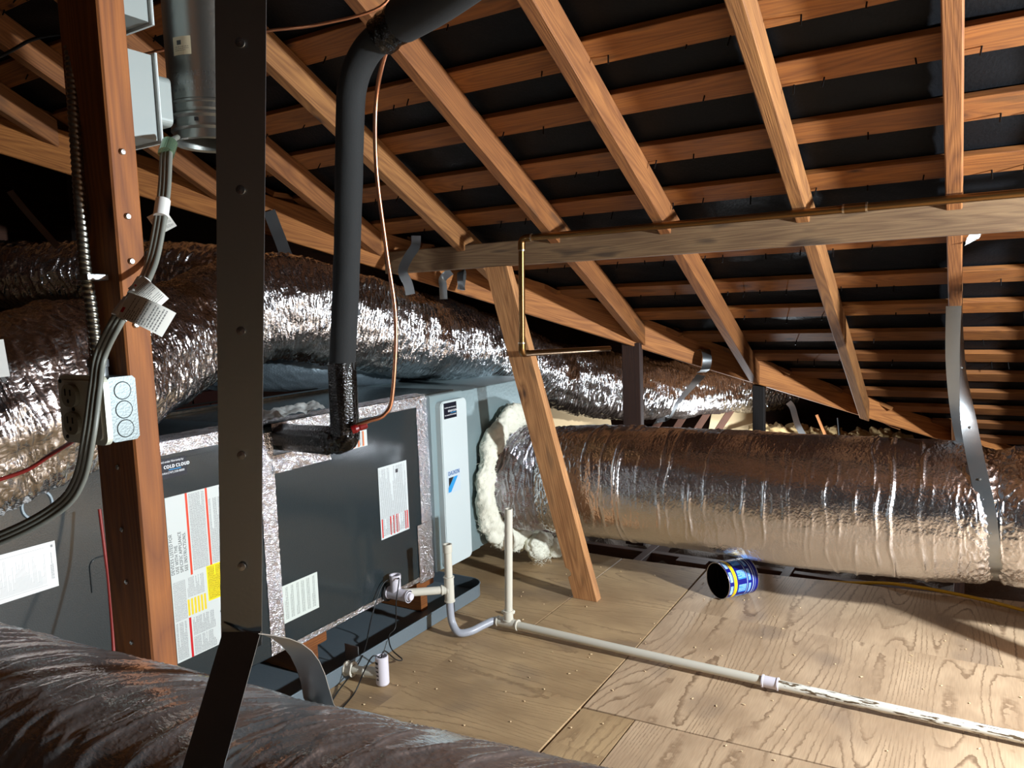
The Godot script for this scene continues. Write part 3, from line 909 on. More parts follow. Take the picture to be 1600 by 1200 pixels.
func print_labels(fur: Node3D, coil: Node3D, cover: Node3D) -> void:
	var grey := Color(0.5, 0.51, 0.52)
	var ink := Color(0.2, 0.2, 0.22)
	var red := Color(0.78, 0.16, 0.12)
	# tall warning label on the furnace: 0.17 m x 0.42 m
	var img := blank(340, 840)
	var fx := FRONT + 0.0022
	img.fill_rect(Rect2i(110, 0, 12, 420), Color(0.82, 0.25, 0.14)); img.fill_rect(Rect2i(226, 0, 12, 420), Color(0.82, 0.25, 0.14))
	print_rows(img, Rect2i(130, 8, 90, 395), 6, grey, 1, true); print_rows(img, Rect2i(244, 60, 88, 340), 6, grey, 2, true)
	print_rows(img, Rect2i(8, 430, 70, 200), 7, grey, 3, true); print_rows(img, Rect2i(86, 430, 100, 100), 7, grey, 4, true)
	img.fill_rect(Rect2i(200, 405, 140, 185), Color(0.93, 0.84, 0.10)); print_rows(img, Rect2i(208, 412, 122, 170), 8, Color(0.45, 0.40, 0.06), 5, true)
	for k in 6: img.fill_rect(Rect2i(80 + k * 19, 540, 12, 84), Color(0.86, 0.76, 0.16))
	img.fill_rect(Rect2i(80, 634, 13, 206), Color(0.75, 0.08, 0.12))
	print_rows(img, Rect2i(102, 640, 136, 95), 6, grey, 6, true); print_rows(img, Rect2i(102, 742, 136, 92), 6, grey, 7, true); print_rows(img, Rect2i(8, 640, 60, 190), 6, grey, 8, true)
	img.fill_rect(Rect2i(310, 14, 22, 26), ink); img.fill_rect(Rect2i(315, 19, 12, 5), Color(0.9, 0.9, 0.9)); img.fill_rect(Rect2i(315, 29, 6, 6), Color(0.9, 0.9, 0.9))
	img.fill_rect(Rect2i(262, 660, 44, 110), Color(0.75, 0.78, 0.8)); print_rows(img, Rect2i(266, 664, 36, 102), 8, ink, 9, true)
	var o := part("warning_label", plate_x(fx, -1.098, -1.268, 0.25, 0.67), label_mat(img), fur, "tall white warning label with red bars and a yellow block")
	var k := 0
	for s in ["DEVICES LISTED FOR", "USE WITH THE", "SPECIFIC APPLIANCE", "SEE INSTRUCTIONS."]:
		text(s, 0.0112, Vector3(fx + 0.0009, 0.474, -1.1115 - k * 0.0125), FACE_X_UP, M.ink, o)
		k += 1
	# yellow hazard triangle with a flame, red diamond
	var mb := MB.new()
	var z := -1.246
	mb.tri(Vector3(fx + 0.0016, 0.335, z + 0.017), Vector3(fx + 0.0016, 0.335, z - 0.017), Vector3(fx + 0.0016, 0.368, z))
	part("hazard_sign", mb, M.ink, o)
	mb = MB.new()
	mb.tri(Vector3(fx + 0.002, 0.337, z + 0.013), Vector3(fx + 0.002, 0.337, z - 0.013), Vector3(fx + 0.002, 0.363, z))
	part("hazard_sign", mb, mat(Color(0.88, 0.56, 0.08), 0.4), o)
	mb = MB.new()
	mb.quad(Vector3(fx + 0.0024, 0.340, z + 0.004), Vector3(fx + 0.0024, 0.340, z - 0.004), Vector3(fx + 0.0024, 0.352, z - 0.001), Vector3(fx + 0.0024, 0.349, z + 0.003))
	part("flame_mark", mb, M.ink, o)
	mb = MB.new()
	for q in [[0.016, 0.0016], [0.0125, 0.002]]:
		mb = MB.new()
		var c := Vector3(fx + q[1], 0.302, z + 0.002)
		mb.quad(c + Vector3(0, -q[0], 0), c + Vector3(0, 0, -q[0]), c + Vector3(0, q[0], 0), c + Vector3(0, 0, q[0]))
		part("diamond_sign", mb, mat(Color(0.8, 0.1, 0.1), 0.4) if q[0] > 0.014 else M.paper, o)
	# installer's navy sticker, on the furnace and again on the cover
	for q in [[fur, fx, -1.075, -1.165, 0.717, 0.764, 1.0], [cover, -1.6288, -2.197, -2.276, 0.708, 0.766, 0.9]]:
		var pl := part("installer_sticker", plate_x(q[1], q[2], q[3], q[4], q[5]), M.navy, q[0], "navy sticker reading COLD CLOUD")
		text("COLD CLOUD", 0.0115 * q[6], Vector3(q[1] + 0.0009, q[4] + 0.021, q[2] - 0.027 * q[6]), FACE_X, M.white_ink, pl, "lettering", true)
		text("Installed under Warranty by", 0.0062 * q[6], Vector3(q[1] + 0.0009, q[4] + 0.037, q[2] - 0.004), FACE_X, M.white_ink, pl)
		text("for service (747) 200-8000", 0.0068 * q[6], Vector3(q[1] + 0.0009, q[4] + 0.009, q[2] - 0.004), FACE_X, M.white_ink, pl)
		mb = MB.new()
		mb.quad(Vector3(q[1] + 0.0012, q[4] + 0.019, q[2] - 0.04), Vector3(q[1] + 0.0012, q[4] + 0.019, q[2] - 0.074), Vector3(q[1] + 0.0012, q[4] + 0.021, q[2] - 0.074), Vector3(q[1] + 0.0012, q[4] + 0.021, q[2] - 0.04))
		part("underline", mb, M.sky_blue, pl)
	# wiring diagram at the left end
	img = blank(400, 260, Color(0.86, 0.87, 0.86))
	img.fill_rect(Rect2i(12, 24, 330, 1), grey); img.fill_rect(Rect2i(12, 236, 330, 1), grey)
	var g := RandomNumberGenerator.new(); g.seed = 4
	for i in 46:
		var x := 20 + i * 7
		var h := g.randi_range(20, 190)
		img.fill_rect(Rect2i(x, 228 - h, 1, h), Color(0.6, 0.61, 0.62))
		img.fill_rect(Rect2i(x, 228 - h, g.randi_range(3, 12), 1), Color(0.62, 0.63, 0.64))
	for i in 14: img.fill_rect(Rect2i(16, 150 + i * 6, 300, 1), Color(0.72, 0.73, 0.73))
	img.fill_rect(Rect2i(374, 18, 12, 14), grey); print_rows(img, Rect2i(366, 60, 18, 150), 6, grey, 12, true)
	part("wiring_diagram", plate_x(fx, -0.685, -0.836, 0.54, 0.64), label_mat(img), fur, "white wiring diagram sheet")
	# labels on the coil
	var cx := FRONT + 0.0004
	img = blank(160, 110)
	for i in 7: img.fill_rect(Rect2i(4 + i * 22, 6, 9, 100), Color(0.86, 0.42, 0.14))
	print_rows(img, Rect2i(14, 6, 140, 96), 11, grey, 14, true)
	part("striped_label", plate_x(cx, -1.67, -1.828, 0.674, 0.727), label_mat(img), coil, "white label with orange stripes, half behind the black elbow")
	img = blank(220, 360, Color(0.80, 0.83, 0.83))
	print_rows(img, Rect2i(8, 10, 204, 250), 7, grey, 15, true); img.fill_rect(Rect2i(130, 30, 20, 18), ink)
	for q in [8, 72, 96, 120, 134, 188, 204]: img.fill_rect(Rect2i(q, 258, 9 if q != 134 else 4, 94), red)
	print_rows(img, Rect2i(20, 262, 190, 84), 8, grey, 16, true)
	part("coil_label", plate_x(cx, -1.872, -2.02, 0.344, 0.589), label_mat(img), coil, "grey-white label with red bars along its foot")
	img = blank(240, 170, Color(0.80, 0.83, 0.80))
	for i in 7: print_rows(img, Rect2i(12 + i * 32, 10, 24, 145), 5, Color(0.42, 0.45, 0.43), 20 + i, true)
	part("rating_label", plate_x(cx, -1.42, -1.577, 0.22, 0.331), label_mat(img), coil, "pale rating label near the lower left corner")
	# maker's badge on the cover: name over a black and blue device
	var bx := -1.6288
	var bd := part("badge", plate_x(bx, -2.2, -2.282, 0.43, 0.513), mat(Color(0.74, 0.79, 0.82), 0.3), cover)
	text("DAIKIN", 0.0205, Vector3(bx + 0.0009, 0.491, -2.206), FACE_X, mat(Color(0.05, 0.3, 0.55), 0.4), bd, "lettering", true)
	mb = MB.new()
	mb.tri(Vector3(bx + 0.0014, 0.454, -2.208), Vector3(bx + 0.0014, 0.488, -2.24), Vector3(bx + 0.0014, 0.488, -2.208))
	part("black_triangle", mb, M.ink, bd)
	mb = MB.new()
	mb.quad(Vector3(bx + 0.0016, 0.434, -2.204), Vector3(bx + 0.0016, 0.434, -2.22), Vector3(bx + 0.0016, 0.488, -2.266), Vector3(bx + 0.0016, 0.488, -2.243))
	mb.tri(Vector3(bx + 0.0016, 0.434, -2.204), Vector3(bx + 0.0016, 0.488, -2.243), Vector3(bx + 0.0016, 0.452, -2.204))
	part("blue_slash", mb, M.sky_blue, bd)

# ------------------------------------------------------------------ ducts
func ribs(sd: int, pitch: float, amp: float, slant: float, soft: float) -> Callable:
	var f := noise(FastNoiseLite.TYPE_SIMPLEX_SMOOTH, 1.0, sd)
	var g := noise(FastNoiseLite.TYPE_SIMPLEX_SMOOTH, 1.0, sd + 1, 3)
	return func(s: float, a: float, _l: float) -> float:
		var ca := cos(a); var sa := sin(a)
		var q := f.get_noise_3d((s + slant * sa) / pitch, ca * 1.6, sa * 1.6)
		var q2 := f.get_noise_3d((s - slant * ca) / pitch * 2.3 + 30.0, ca * 4.0, sa * 4.0)
		return amp * (pow(1.0 - absf(q), 3.0) - 0.4) + 0.45 * amp * pow(1.0 - absf(q2), 3.0) + soft * g.get_noise_3d(s * 4.0, ca * 1.2, sa * 1.2)

func build_ducts() -> void:
	# long duct over the air handler, running away under the valley board
	var pts := [Vector3(-1.060, 0.524, -5.168), Vector3(-1.275, 0.570, -4.573), Vector3(-1.504, 0.617, -4.086), Vector3(-1.702, 0.678, -3.738), Vector3(-1.875, 0.768, -3.408), Vector3(-1.995, 0.906, -3.057), Vector3(-2.029, 1.009, -2.519), Vector3(-2.107, 1.080, -2.186), Vector3(-2.145, 1.139, -1.935), Vector3(-2.155, 1.096, -1.689), Vector3(-2.030, 1.035, -1.405), Vector3(-1.837, 0.986, -1.105), Vector3(-1.621, 0.960, -0.820), Vector3(-1.594, 0.92, -0.653), Vector3(-1.611, 0.88, -0.519)]
	var radii := [0.15, 0.145, 0.165, 0.185, 0.165, 0.168, 0.18, 0.188, 0.185, 0.18, 0.165, 0.17, 0.175, 0.17, 0.17]
	var t := thing("flexible_duct", Vector3(-2.0, 0.8, -2.3), "long wrinkled foil duct winding over the dark furnace and away under the valley board", "duct")
	part("foil_jacket", flex(pts, radii, 1700, 150, ribs(3, 0.019, 0.0068, 0.03, 0.018)), M.foil, t)
	var mb := plate_x(0, 0.02, -0.02, 0, 0.065)
	var lb := part("size_label", mb, M.paper, t, "small white size label")
	lb.transform = Transform3D(Basis(Vector3(0, 1, 0), deg_to_rad(-24)).rotated(Vector3(0, 0, 1), 0.15), lb.position + Vector3(-1.435, 1.012, -0.650))
	text("PX1(24-01)", 0.012, Vector3.ZERO, FACE_X_UP, M.red_wire, lb).transform = Transform3D(FACE_X_UP, Vector3(0.0012, 0.004, -0.006))
	# a second one above the left end of the first
	pts = [Vector3(-2.20, 1.17, -2.06), Vector3(-2.410, 1.239, -1.845), Vector3(-2.626, 1.265, -1.657), Vector3(-2.906, 1.281, -1.489), Vector3(-3.324, 1.298, -1.296), Vector3(-3.9, 1.3, -1.1)]
	single("flexible_duct", flex(pts, [0.13, 0.135, 0.12, 0.12, 0.12, 0.12], 620, 110, ribs(5, 0.03, 0.006, 0.02, 0.012)), M.foil, "brownish foil duct branching off to the left edge above the crumpled bend", "duct")
	# smooth grey duct below it
	pts = [Vector3(-2.9, 0.93, -1.9), Vector3(-2.62, 0.92, -2.02), Vector3(-2.42, 0.905, -2.13), Vector3(-2.28, 0.90, -2.30), Vector3(-2.24, 0.88, -2.58), Vector3(-2.27, 0.84, -3.0)]
	single("flexible_duct", flex(pts, [0.11, 0.11, 0.11, 0.11, 0.11, 0.11], 300, 90, ribs(7, 0.08, 0.002, 0.06, 0.006)), M.grey_duct, "smooth grey duct half hidden below the long wrinkled duct", "duct")
	# the big duct from the plenum
	t = thing("flexible_duct", Vector3(-0.6, 0.16, -2.78), "big smooth foil duct running right from the plenum above the plywood edge", "duct")
	var red := blank(256, 256, Color(0.88, 0.88, 0.9))
	for k in 26:
		var g := (k * 97) % 256
		for i in 5: red.fill_rect(Rect2i((g + i * 9) % 250, (k * 61 + i * 3) % 250, 6, 2 + k % 3), Color(0.62, 0.12, 0.12))
	M.core.albedo_texture = tex(red)
	part("core", flex([Vector3(-1.665, 0.385, -2.715), Vector3(-1.56, 0.385, -2.72), Vector3(-1.45, 0.388, -2.74), Vector3(-1.34, 0.39, -2.765), Vector3(-1.2, 0.39, -2.78)], [0.205, 0.212, 0.205, 0.20, 0.2], 220, 170, ribs(9, 0.022, 0.009, 0.02, 0.012)), M.core, t, "bare silver core with red print near the plenum")
	var f := noise(FastNoiseLite.TYPE_SIMPLEX_SMOOTH, 1.0, 12)
	var f3 := noise(FastNoiseLite.TYPE_SIMPLEX_SMOOTH, 1.0, 14, 3)
	var r := RandomNumberGenerator.new(); r.seed = 15
	var creases := []
	var cs := 0.05
	while cs < 2.9:
		cs += r.randf_range(0.010, 0.06)
		creases.append(Vector3(cs, r.randf_range(0.0012, 0.0048) if r.randf() < 0.8 else 0.007, r.randf_range(-0.03, 0.03)))
	var jacket := func(s: float, a: float, _l: float) -> float:
		var ca := cos(a); var sa := sin(a)
		var h := 0.006 * f3.get_noise_3d(s * 2.2, ca * 1.3, sa * 1.3) + 0.0010 * f3.get_noise_3d(s * 60.0, ca * 9.0, sa * 9.0)
		var along: float = s + 0.008 * f.get_noise_2d(a * 1.5, s * 3.0)
		for c in creases:
			var d: float = absf(along + c.z * sa - c.x)
			if d < 0.012:
				var on := clampf(0.45 + 1.1 * f.get_noise_3d(c.x * 40.0, ca * 1.4, sa * 1.4), 0.0, 1.0)
				h += c.y * on * (1.0 - d / 0.012) * (1.0 - d / 0.012)
		var rough := exp(-s / 0.1) + 0.8 * exp(-pow((s - 1.56) / 0.07, 2.0))
		h += rough * 0.008 * pow(1.0 - absf(f.get_noise_3d(s * 48.0, ca * 5.5, sa * 5.5)), 3.0) - rough * 0.004
		return h
	part("foil_jacket", flex([Vector3(-1.485, 0.388, -2.735), Vector3(-1.42, 0.388, -2.745), Vector3(-1.25, 0.39, -2.77), Vector3(-0.9, 0.39, -2.79), Vector3(-0.5, 0.385, -2.795), Vector3(-0.12, 0.392, -2.80), Vector3(0.02, 0.397, -2.80), Vector3(0.085, 0.40, -2.80), Vector3(0.16, 0.398, -2.80), Vector3(0.4, 0.39, -2.81), Vector3(0.9, 0.37, -2.84), Vector3(1.5, 0.34, -2.9)],
		[0.212, 0.222, 0.228, 0.232, 0.238, 0.232, 0.226, 0.203, 0.222, 0.232, 0.232, 0.232], 1150, 230, jacket), M.foil_soft, t)
	# torn insulation round the collar
	mb = MB.new()
	var n2 := noise(FastNoiseLite.TYPE_SIMPLEX_SMOOTH, 1.0, 21, 4)
	var p := PackedVector3Array(); var uv := PackedVector2Array()
	for i in 161:
		var a := TAU * (i % 160) / 160.0
		var low := smoothstep(0.2, -0.9, cos(a))
		for j in 41:
			var b := TAU * (j % 40) / 40.0
			var dir := Vector3(0, cos(a), sin(a))
			var w := 0.046 + 0.022 * n2.get_noise_2d(a * 1.3, 3.0) + 0.02 * low
			var o := dir * (0.262 + cos(b) * w) + Vector3(1, 0, 0) * (sin(b) * 0.034)
			var q := Vector3(-1.632, 0.385, -2.715) + o
			q += (dir * cos(b) + Vector3(sin(b), 0, 0)) * (0.026 * n2.get_noise_3d(q.x * 9, q.y * 9, q.z * 9) + 0.004 * n2.get_noise_3d(q.x * 70, q.y * 70, q.z * 70))
			p.append(q); uv.append(Vector2(a, b))
	mb.grid(p, uv, 160, 40, false, true)
	blob(mb, Vector3(-1.57, 0.075, -2.78), Vector3(0.045, 0.06, 0.10), 0.03, 9.0, 5)
	blob(mb, Vector3(-1.55, 0.05, -2.86), Vector3(0.04, 0.045, 0.05), 0.025, 11.0, 6)
	var hair := MB.new()
	for k in 3200:
		var q: Vector3 = p[r.randi() % p.size()] if k < 2700 else Vector3(-1.53 + r.randf_range(-0.03, 0.02), r.randf_range(0.02, 0.12), r.randf_range(-2.9, -2.68))
		var d := Vector3(r.randf_range(-0.6, 1), r.randf_range(-1, 1), r.randf_range(-1, 1)).normalized() * r.randf_range(0.008, 0.026)
		var s := d.cross(Vector3(1, 0.2, 0.7)).normalized() * 0.0006
		q.y = maxf(q.y, 0.004)
		if (q + d).y < 0.003: d.y = absf(d.y)
		hair.tri(q - s, q + s, q + d)
	part("loose_fibres", hair, M.fluff, t).set_meta("kind", "stuff")
	part("insulation", mb, M.fluff, t, "torn white insulation round the collar")
	# near duct in the foreground
	var u := Vector3(-0.961, 0.1045, 0.257)
	var c := Vector3(-0.65, 0.53, -0.507)
	var fine := noise(FastNoiseLite.TYPE_SIMPLEX_SMOOTH, 1.0, 33, 3)
	single("flexible_duct", flex([c + u * 1.1, c + u * 0.75, c + u * 0.4, c + u * 0.1, c, c - u * 0.1, c - u * 0.4, c - u * 0.8, c - u * 1.3], [0.155, 0.155, 0.152, 0.149, 0.146, 0.149, 0.15, 0.152, 0.152], 900, 180,
		func(s: float, a: float, l: float) -> float:
			var q := fine.get_noise_3d((s + 0.16 * sin(a + 0.6)) * 17.0, cos(a) * 0.8, sin(a) * 0.8)
			return 0.0042 * (pow(1.0 - absf(q), 4.0) - 0.3) + 0.005 * fine.get_noise_3d(s * 3.0, cos(a) * 1.1, sin(a) * 1.1 + 9.0) + 0.0005 * fine.get_noise_3d(s * 60.0, cos(a) * 9.0, sin(a) * 9.0) + 0.0 * l), M.foil_near, "near foil duct crossing the lower left corner, hung in the dark strap", "duct")

# ------------------------------------------------------------------ pipes, lines and wires
func ring_fit(mb: MB, a: Vector3, b: Vector3, r: float, bead := 0.002) -> void:
	var l := a.distance_to(b)
	lathe(mb, [Vector2(r - 0.004, 0), Vector2(r + bead, 0), Vector2(r + bead, 0.004), Vector2(r, 0.005), Vector2(r, l - 0.005), Vector2(r + bead, l - 0.004), Vector2(r + bead, l), Vector2(r - 0.004, l)], a, b - a, 24)

func build_pipes() -> void:
	var t := thing("condensate_drain", Vector3(-1.33, 0, -2.11), "white plastic condensate drain with trap and open risers lying along the plywood deck", "drain pipe")
	var y := 0.03
	var mb := MB.new()
	tube(mb, PackedVector3Array([Vector3(-1.32, y, -2.11), Vector3(-0.90, y - 0.004, -2.108), Vector3(-0.462, y - 0.006, -2.108)]), 0.0134, 20)
	part("run", mb, M.pvc, t)
	mb = MB.new()
	var path := PackedVector3Array()
	for k in 41: path.append(Vector3(-0.45 + k * 0.05, y - 0.007 - 0.0002 * k, -2.108 - 0.0005 * k))
	tube(mb, path, 0.0134, 20)
	part("run", mb, M.pvc_dirty, t, "old dirt-crusted length of pipe")
	mb = MB.new()
	ring_fit(mb, Vector3(-0.482, y - 0.006, -2.108), Vector3(-0.437, y - 0.006, -2.108), 0.0162)
	part("coupling", mb, M.pvc_white, t)
	mb = MB.new()
	ring_fit(mb, Vector3(-1.372, y, -2.11), Vector3(-1.290, y, -2.11), 0.0168)
	ring_fit(mb, Vector3(-1.328, y + 0.01, -2.11), Vector3(-1.328, y + 0.046, -2.11), 0.0166)
	part("tee", mb, M.pvc, t)
	mb = MB.new()
	path = PackedVector3Array([Vector3(-1.328, y, -2.11), Vector3(-1.313, 0.432, -2.112)])
	tube(mb, path, 0.0134, 20, null, false)
	lathe(mb, [Vector2(0.0134, 0), Vector2(0.0105, 0), Vector2(0.0105, -0.03)], path[1], path[1] - path[0], 20)
	part("riser", mb, M.pvc, t)
	mb = MB.new()
	tube(mb, smooth([Vector3(-1.492, 0.15, -2.0), Vector3(-1.492, 0.09, -2.0), Vector3(-1.484, 0.045, -1.998), Vector3(-1.455, 0.018, -1.992), Vector3(-1.425, 0.017, -2.02), Vector3(-1.405, 0.024, -2.065), Vector3(-1.385, 0.03, -2.105), Vector3(-1.36, 0.03, -2.11)], 8), 0.0128, 18)
	part("trap", mb, M.pvc_grey, t, "grey curved trap")
	mb = MB.new()
	tube(mb, PackedVector3Array([Vector3(-1.492, 0.14, -2.0), Vector3(-1.492, 0.318, -2.0)]), 0.0134, 20, null, false)
	lathe(mb, [Vector2(0.0134, -0.03), Vector2(0.0158, -0.028), Vector2(0.0158, 0), Vector2(0.0115, 0), Vector2(0.0115, -0.03)], Vector3(-1.492, 0.318, -2.0), Vector3.UP, 20)
	part("riser", mb, M.pvc, t)
	mb = MB.new()
	ring_fit(mb, Vector3(-1.492, 0.118, -2.0), Vector3(-1.492, 0.205, -2.0), 0.0166)
	ring_fit(mb, Vector3(-1.512, 0.16, -1.982), Vector3(-1.495, 0.16, -1.997), 0.0155)
	part("tee", mb, M.pvc, t)
	mb = MB.new()
	tube(mb, PackedVector3Array([Vector3(-1.60, 0.166, -1.893), Vector3(-1.50, 0.16, -1.992)]), 0.0134, 18)
	part("arm", mb, M.pvc, t)
	mb = MB.new()
	var z := -1.888
	lathe(mb, [Vector2(0.0, 0.0), Vector2(0.031, 0), Vector2(0.031, 0.006), Vector2(0.024, 0.008), Vector2(0.0, 0.008)], Vector3(FRONT, 0.16, z), Vector3.RIGHT, 24)
	part("gasket", mb, M.black, t, "black gasket")
	mb = MB.new()
	ring_fit(mb, Vector3(-1.663, 0.16, z), Vector3(-1.575, 0.16, z), 0.0195)
	lathe(mb, [Vector2(0.0195, 0.0), Vector2(0.012, 0.0), Vector2(0.012, 0.010), Vector2(0.010, 0.012), Vector2(0.0, 0.012)], Vector3(-1.575, 0.16, z), Vector3.RIGHT, 24)
	lathe(mb, [Vector2(0.018, 0.0), Vector2(0.018, 0.05), Vector2(0.0195, 0.052), Vector2(0.0195, 0.066), Vector2(0.015, 0.066), Vector2(0.015, 0.03), Vector2(0, 0.03)], Vector3(-1.632, 0.16, z), Vector3.UP, 24)
	part("switch_tee", mb, M.pvc_white, t, "white tee holding the overflow switch")
	# overflow switch on the pan's side
	t = thing("float_switch", Vector3(-1.47, 0, -1.622), "small white overflow switch standing on the deck at the side of the drain pan", "switch")
	mb = MB.new()
	ring_fit(mb, Vector3(-1.594, 0.034, -1.60), Vector3(-1.568, 0.034, -1.604), 0.0185, 0.004)
	tube(mb, PackedVector3Array([Vector3(-1.57, 0.034, -1.604), Vector3(-1.47, 0.034, -1.622)]), 0.0125, 18)
	ring_fit(mb, Vector3(-1.53, 0.034, -1.611), Vector3(-1.48, 0.034, -1.62), 0.0165, 0.001)
	part("stem", mb, M.pvc, t)
	mb = MB.new()
	lathe(mb, [Vector2(0, 0.003), Vector2(0.017, 0.003), Vector2(0.0195, 0.007), Vector2(0.0195, 0.088), Vector2(0.0165, 0.09), Vector2(0.0165, 0.078), Vector2(0, 0.078)], Vector3(-1.47, 0, -1.622), Vector3.UP, 28)
	part("body", mb, M.pvc_white, t)
	mb = MB.new()
	for k in 5:
		var hgt := 0.07 - k * 0.012
		lathe(mb, [Vector2(0.0198, hgt), Vector2(0.0198, hgt + (0.004 if k > 0 else 0.007))], Vector3(-1.47, 0, -1.622), Vector3.UP, 8, 3.7 + 0.1 * k, 4.5)
	part("print", mb, M.ink, t)
	# its thin black wires
	var w := [
		["thin black wire hanging from the coil's white tee down into the drain pan", [Vector3(-1.632, 0.20, -1.888), Vector3(-1.60, 0.222, -1.87), Vector3(-1.60, 0.15, -1.85), Vector3(-1.60, 0.07, -1.84), Vector3(-1.594, 0.056, -1.80), Vector3(-1.56, 0.03, -1.77), Vector3(-1.51, 0.012, -1.76), Vector3(-1.50, 0.03, -1.72), Vector3(-1.49, 0.085, -1.66), Vector3(-1.472, 0.085, -1.622)]],
		["thin black wire looping from the white tee over the pan edge onto the deck", [Vector3(-1.635, 0.215, -1.888), Vector3(-1.655, 0.20, -1.85), Vector3(-1.645, 0.12, -1.78), Vector3(-1.60, 0.055, -1.69), Vector3(-1.575, 0.03, -1.62), Vector3(-1.56, 0.004, -1.53), Vector3(-1.52, 0.004, -1.45)]],
		["thin black wire leaving the top of the overflow switch for the deck in front", [Vector3(-1.472, 0.08, -1.624), Vector3(-1.485, 0.095, -1.60), Vector3(-1.505, 0.05, -1.58), Vector3(-1.51, 0.004, -1.545), Vector3(-1.48, 0.004, -1.46)]]]
	for q in w:
		mb = MB.new()
		tube(mb, smooth(q[1], 8), 0.0021, 7)
		single("wire", mb, M.black, q[0], "wire")
	for q in [["thin red wire hanging down the furnace door behind the near post", [Vector3(-1.60, 0.70, -0.90), Vector3(-1.576, 0.604, -0.890), Vector3(-1.548, 0.539, -0.876), Vector3(-1.487, 0.400, -0.838), Vector3(-1.45, 0.20, -0.80)]],
			["dark red wire trailing left from behind the outlet box over the crumpled duct", [Vector3(-1.121, 0.943, -0.617), Vector3(-1.186, 0.919, -0.634), Vector3(-1.244, 0.895, -0.631), Vector3(-1.278, 0.871, -0.608), Vector3(-1.308, 0.857, -0.565)]]]:
		mb = MB.new()
		tube(mb, smooth(q[1], 8), 0.0035, 8)
		single("wire", mb, M.red_wire, q[0], "wire")
	# copper water pipe on the beam
	t = thing("copper_pipe", Vector3(-1.39, 1.35, -2.385), "tarnished copper pipe along the top of the beam with an elbow dropping beside the brace", "pipe")
	mb = MB.new()
	tube(mb, bends([Vector3(3.9, 1.348, -2.32), Vector3(-1.350, 1.3445, -2.32), Vector3(-1.363, 0.94, -2.32), Vector3(-1.335, 0.915, -3.02)], 0.026), 0.0112, 16)
	part("tube", mb, M.brass, t)
	mb = MB.new()
	tube(mb, bends([Vector3(-1.308, 1.3445, -2.32), Vector3(-1.350, 1.3445, -2.32), Vector3(-1.351, 1.302, -2.32)], 0.024), 0.0133, 16)
	part("elbow", mb, M.brass, t)
	mb = MB.new()
	tube(mb, bends([Vector3(-1.362, 0.98, -2.32), Vector3(-1.363, 0.94, -2.32), Vector3(-1.3615, 0.9385, -2.358)], 0.022), 0.0133, 16)
	part("elbow", mb, M.brass, t)
	mb = MB.new()
	tube(mb, PackedVector3Array([Vector3(-0.306, 1.3456, -2.32), Vector3(-0.248, 1.3456, -2.32)]), 0.0136, 16)
	part("coupling", mb, M.brass, t)
	for q in [[Vector3(-1.309, 1.3445, -2.32), Vector3.RIGHT], [Vector3(-1.351, 1.303, -2.32), Vector3.UP], [Vector3(-1.362, 0.978, -2.32), Vector3.UP], [Vector3(-0.308, 1.3456, -2.32), Vector3.RIGHT], [Vector3(-0.249, 1.3456, -2.32), Vector3.RIGHT]]:
		mb = MB.new()
		tube(mb, PackedVector3Array([q[0] - q[1] * 0.0025, q[0] + q[1] * 0.0025]), 0.0140, 16)
		part("solder_ring", mb, M.solder, t)
	# insulated suction line
	t = thing("insulated_line", Vector3(-1.41, 0.74, -1.474), "thick black foam covered refrigerant line dropping to the coil", "pipe")
	var ray := func(x: float, yv: float, d: float) -> Vector3: return Vector3(x, yv, d)
	mb = MB.new()
	var up_pts := smooth([Vector3(-1.421, 0.95, -1.473), Vector3(-1.380, 1.201, -1.466), Vector3(-1.330, 1.403, -1.438), Vector3(-1.281, 1.560, -1.403), Vector3(-1.249, 1.639, -1.385), Vector3(-1.197, 1.696, -1.376), Vector3(-1.128, 1.726, -1.374), Vector3(-1.062, 1.740, -1.370)], 8)
	var lump := noise(FastNoiseLite.TYPE_SIMPLEX_SMOOTH, 1.0, 51, 2)
	tube(mb, up_pts, 0.034, 24, func(s: float, a: float) -> float: return 0.034 + 0.0012 * lump.get_noise_3d(s * 9.0, cos(a), sin(a)))
	part("foam_sleeve", mb, M.foam, t)
	mb = MB.new()
	tube(mb, smooth([Vector3(-1.085, 1.741, -1.373), Vector3(-0.972, 1.746, -1.343), Vector3(-0.847, 1.755, -1.302), Vector3(-0.701, 1.767, -1.251), Vector3(-0.5, 1.78, -1.18)], 8), 0.047, 24)
	part("foam_sleeve", mb, M.foam, t)
	mb = MB.new()
	var tp := smooth([Vector3(-1.150, 1.717, -1.371), Vector3(-1.113, 1.731, -1.372), Vector3(-1.062, 1.743, -1.371)], 10)
	tube(mb, tp, 0.041, 30, func(s: float, a: float) -> float: return 0.0415 + 0.004 * lump.get_noise_3d(s * 50.0, cos(a) * 3.0, sin(a) * 3.0))
	part("tape_joint", mb, M.black_tape, t)
	mb = MB.new()
	tube(mb, bends([Vector3(FRONT + 0.004, 0.762, -1.474), Vector3(-1.465, 0.762, -1.474), Vector3(-1.424, 0.766, -1.474), Vector3(-1.420, 0.975, -1.473)], 0.05, 30), 0.04, 36,
		func(s: float, a: float) -> float: return 0.0365 + 0.008 * lump.get_noise_3d(s * 26.0, cos(a) * 2.0, sin(a) * 2.0) + 0.004 * lump.get_noise_3d(s * 70.0, cos(a) * 5.0, sin(a) * 5.0))
	part("taped_elbow", mb, M.black_tape, t, "elbow wound in glossy black tape")
	# bare copper liquid line
	t = thing("copper_line", Vector3(-1.3, 0.82, -1.49), "thin bare copper line hanging in a bow beside the black insulated pipe", "pipe")
	mb = MB.new()
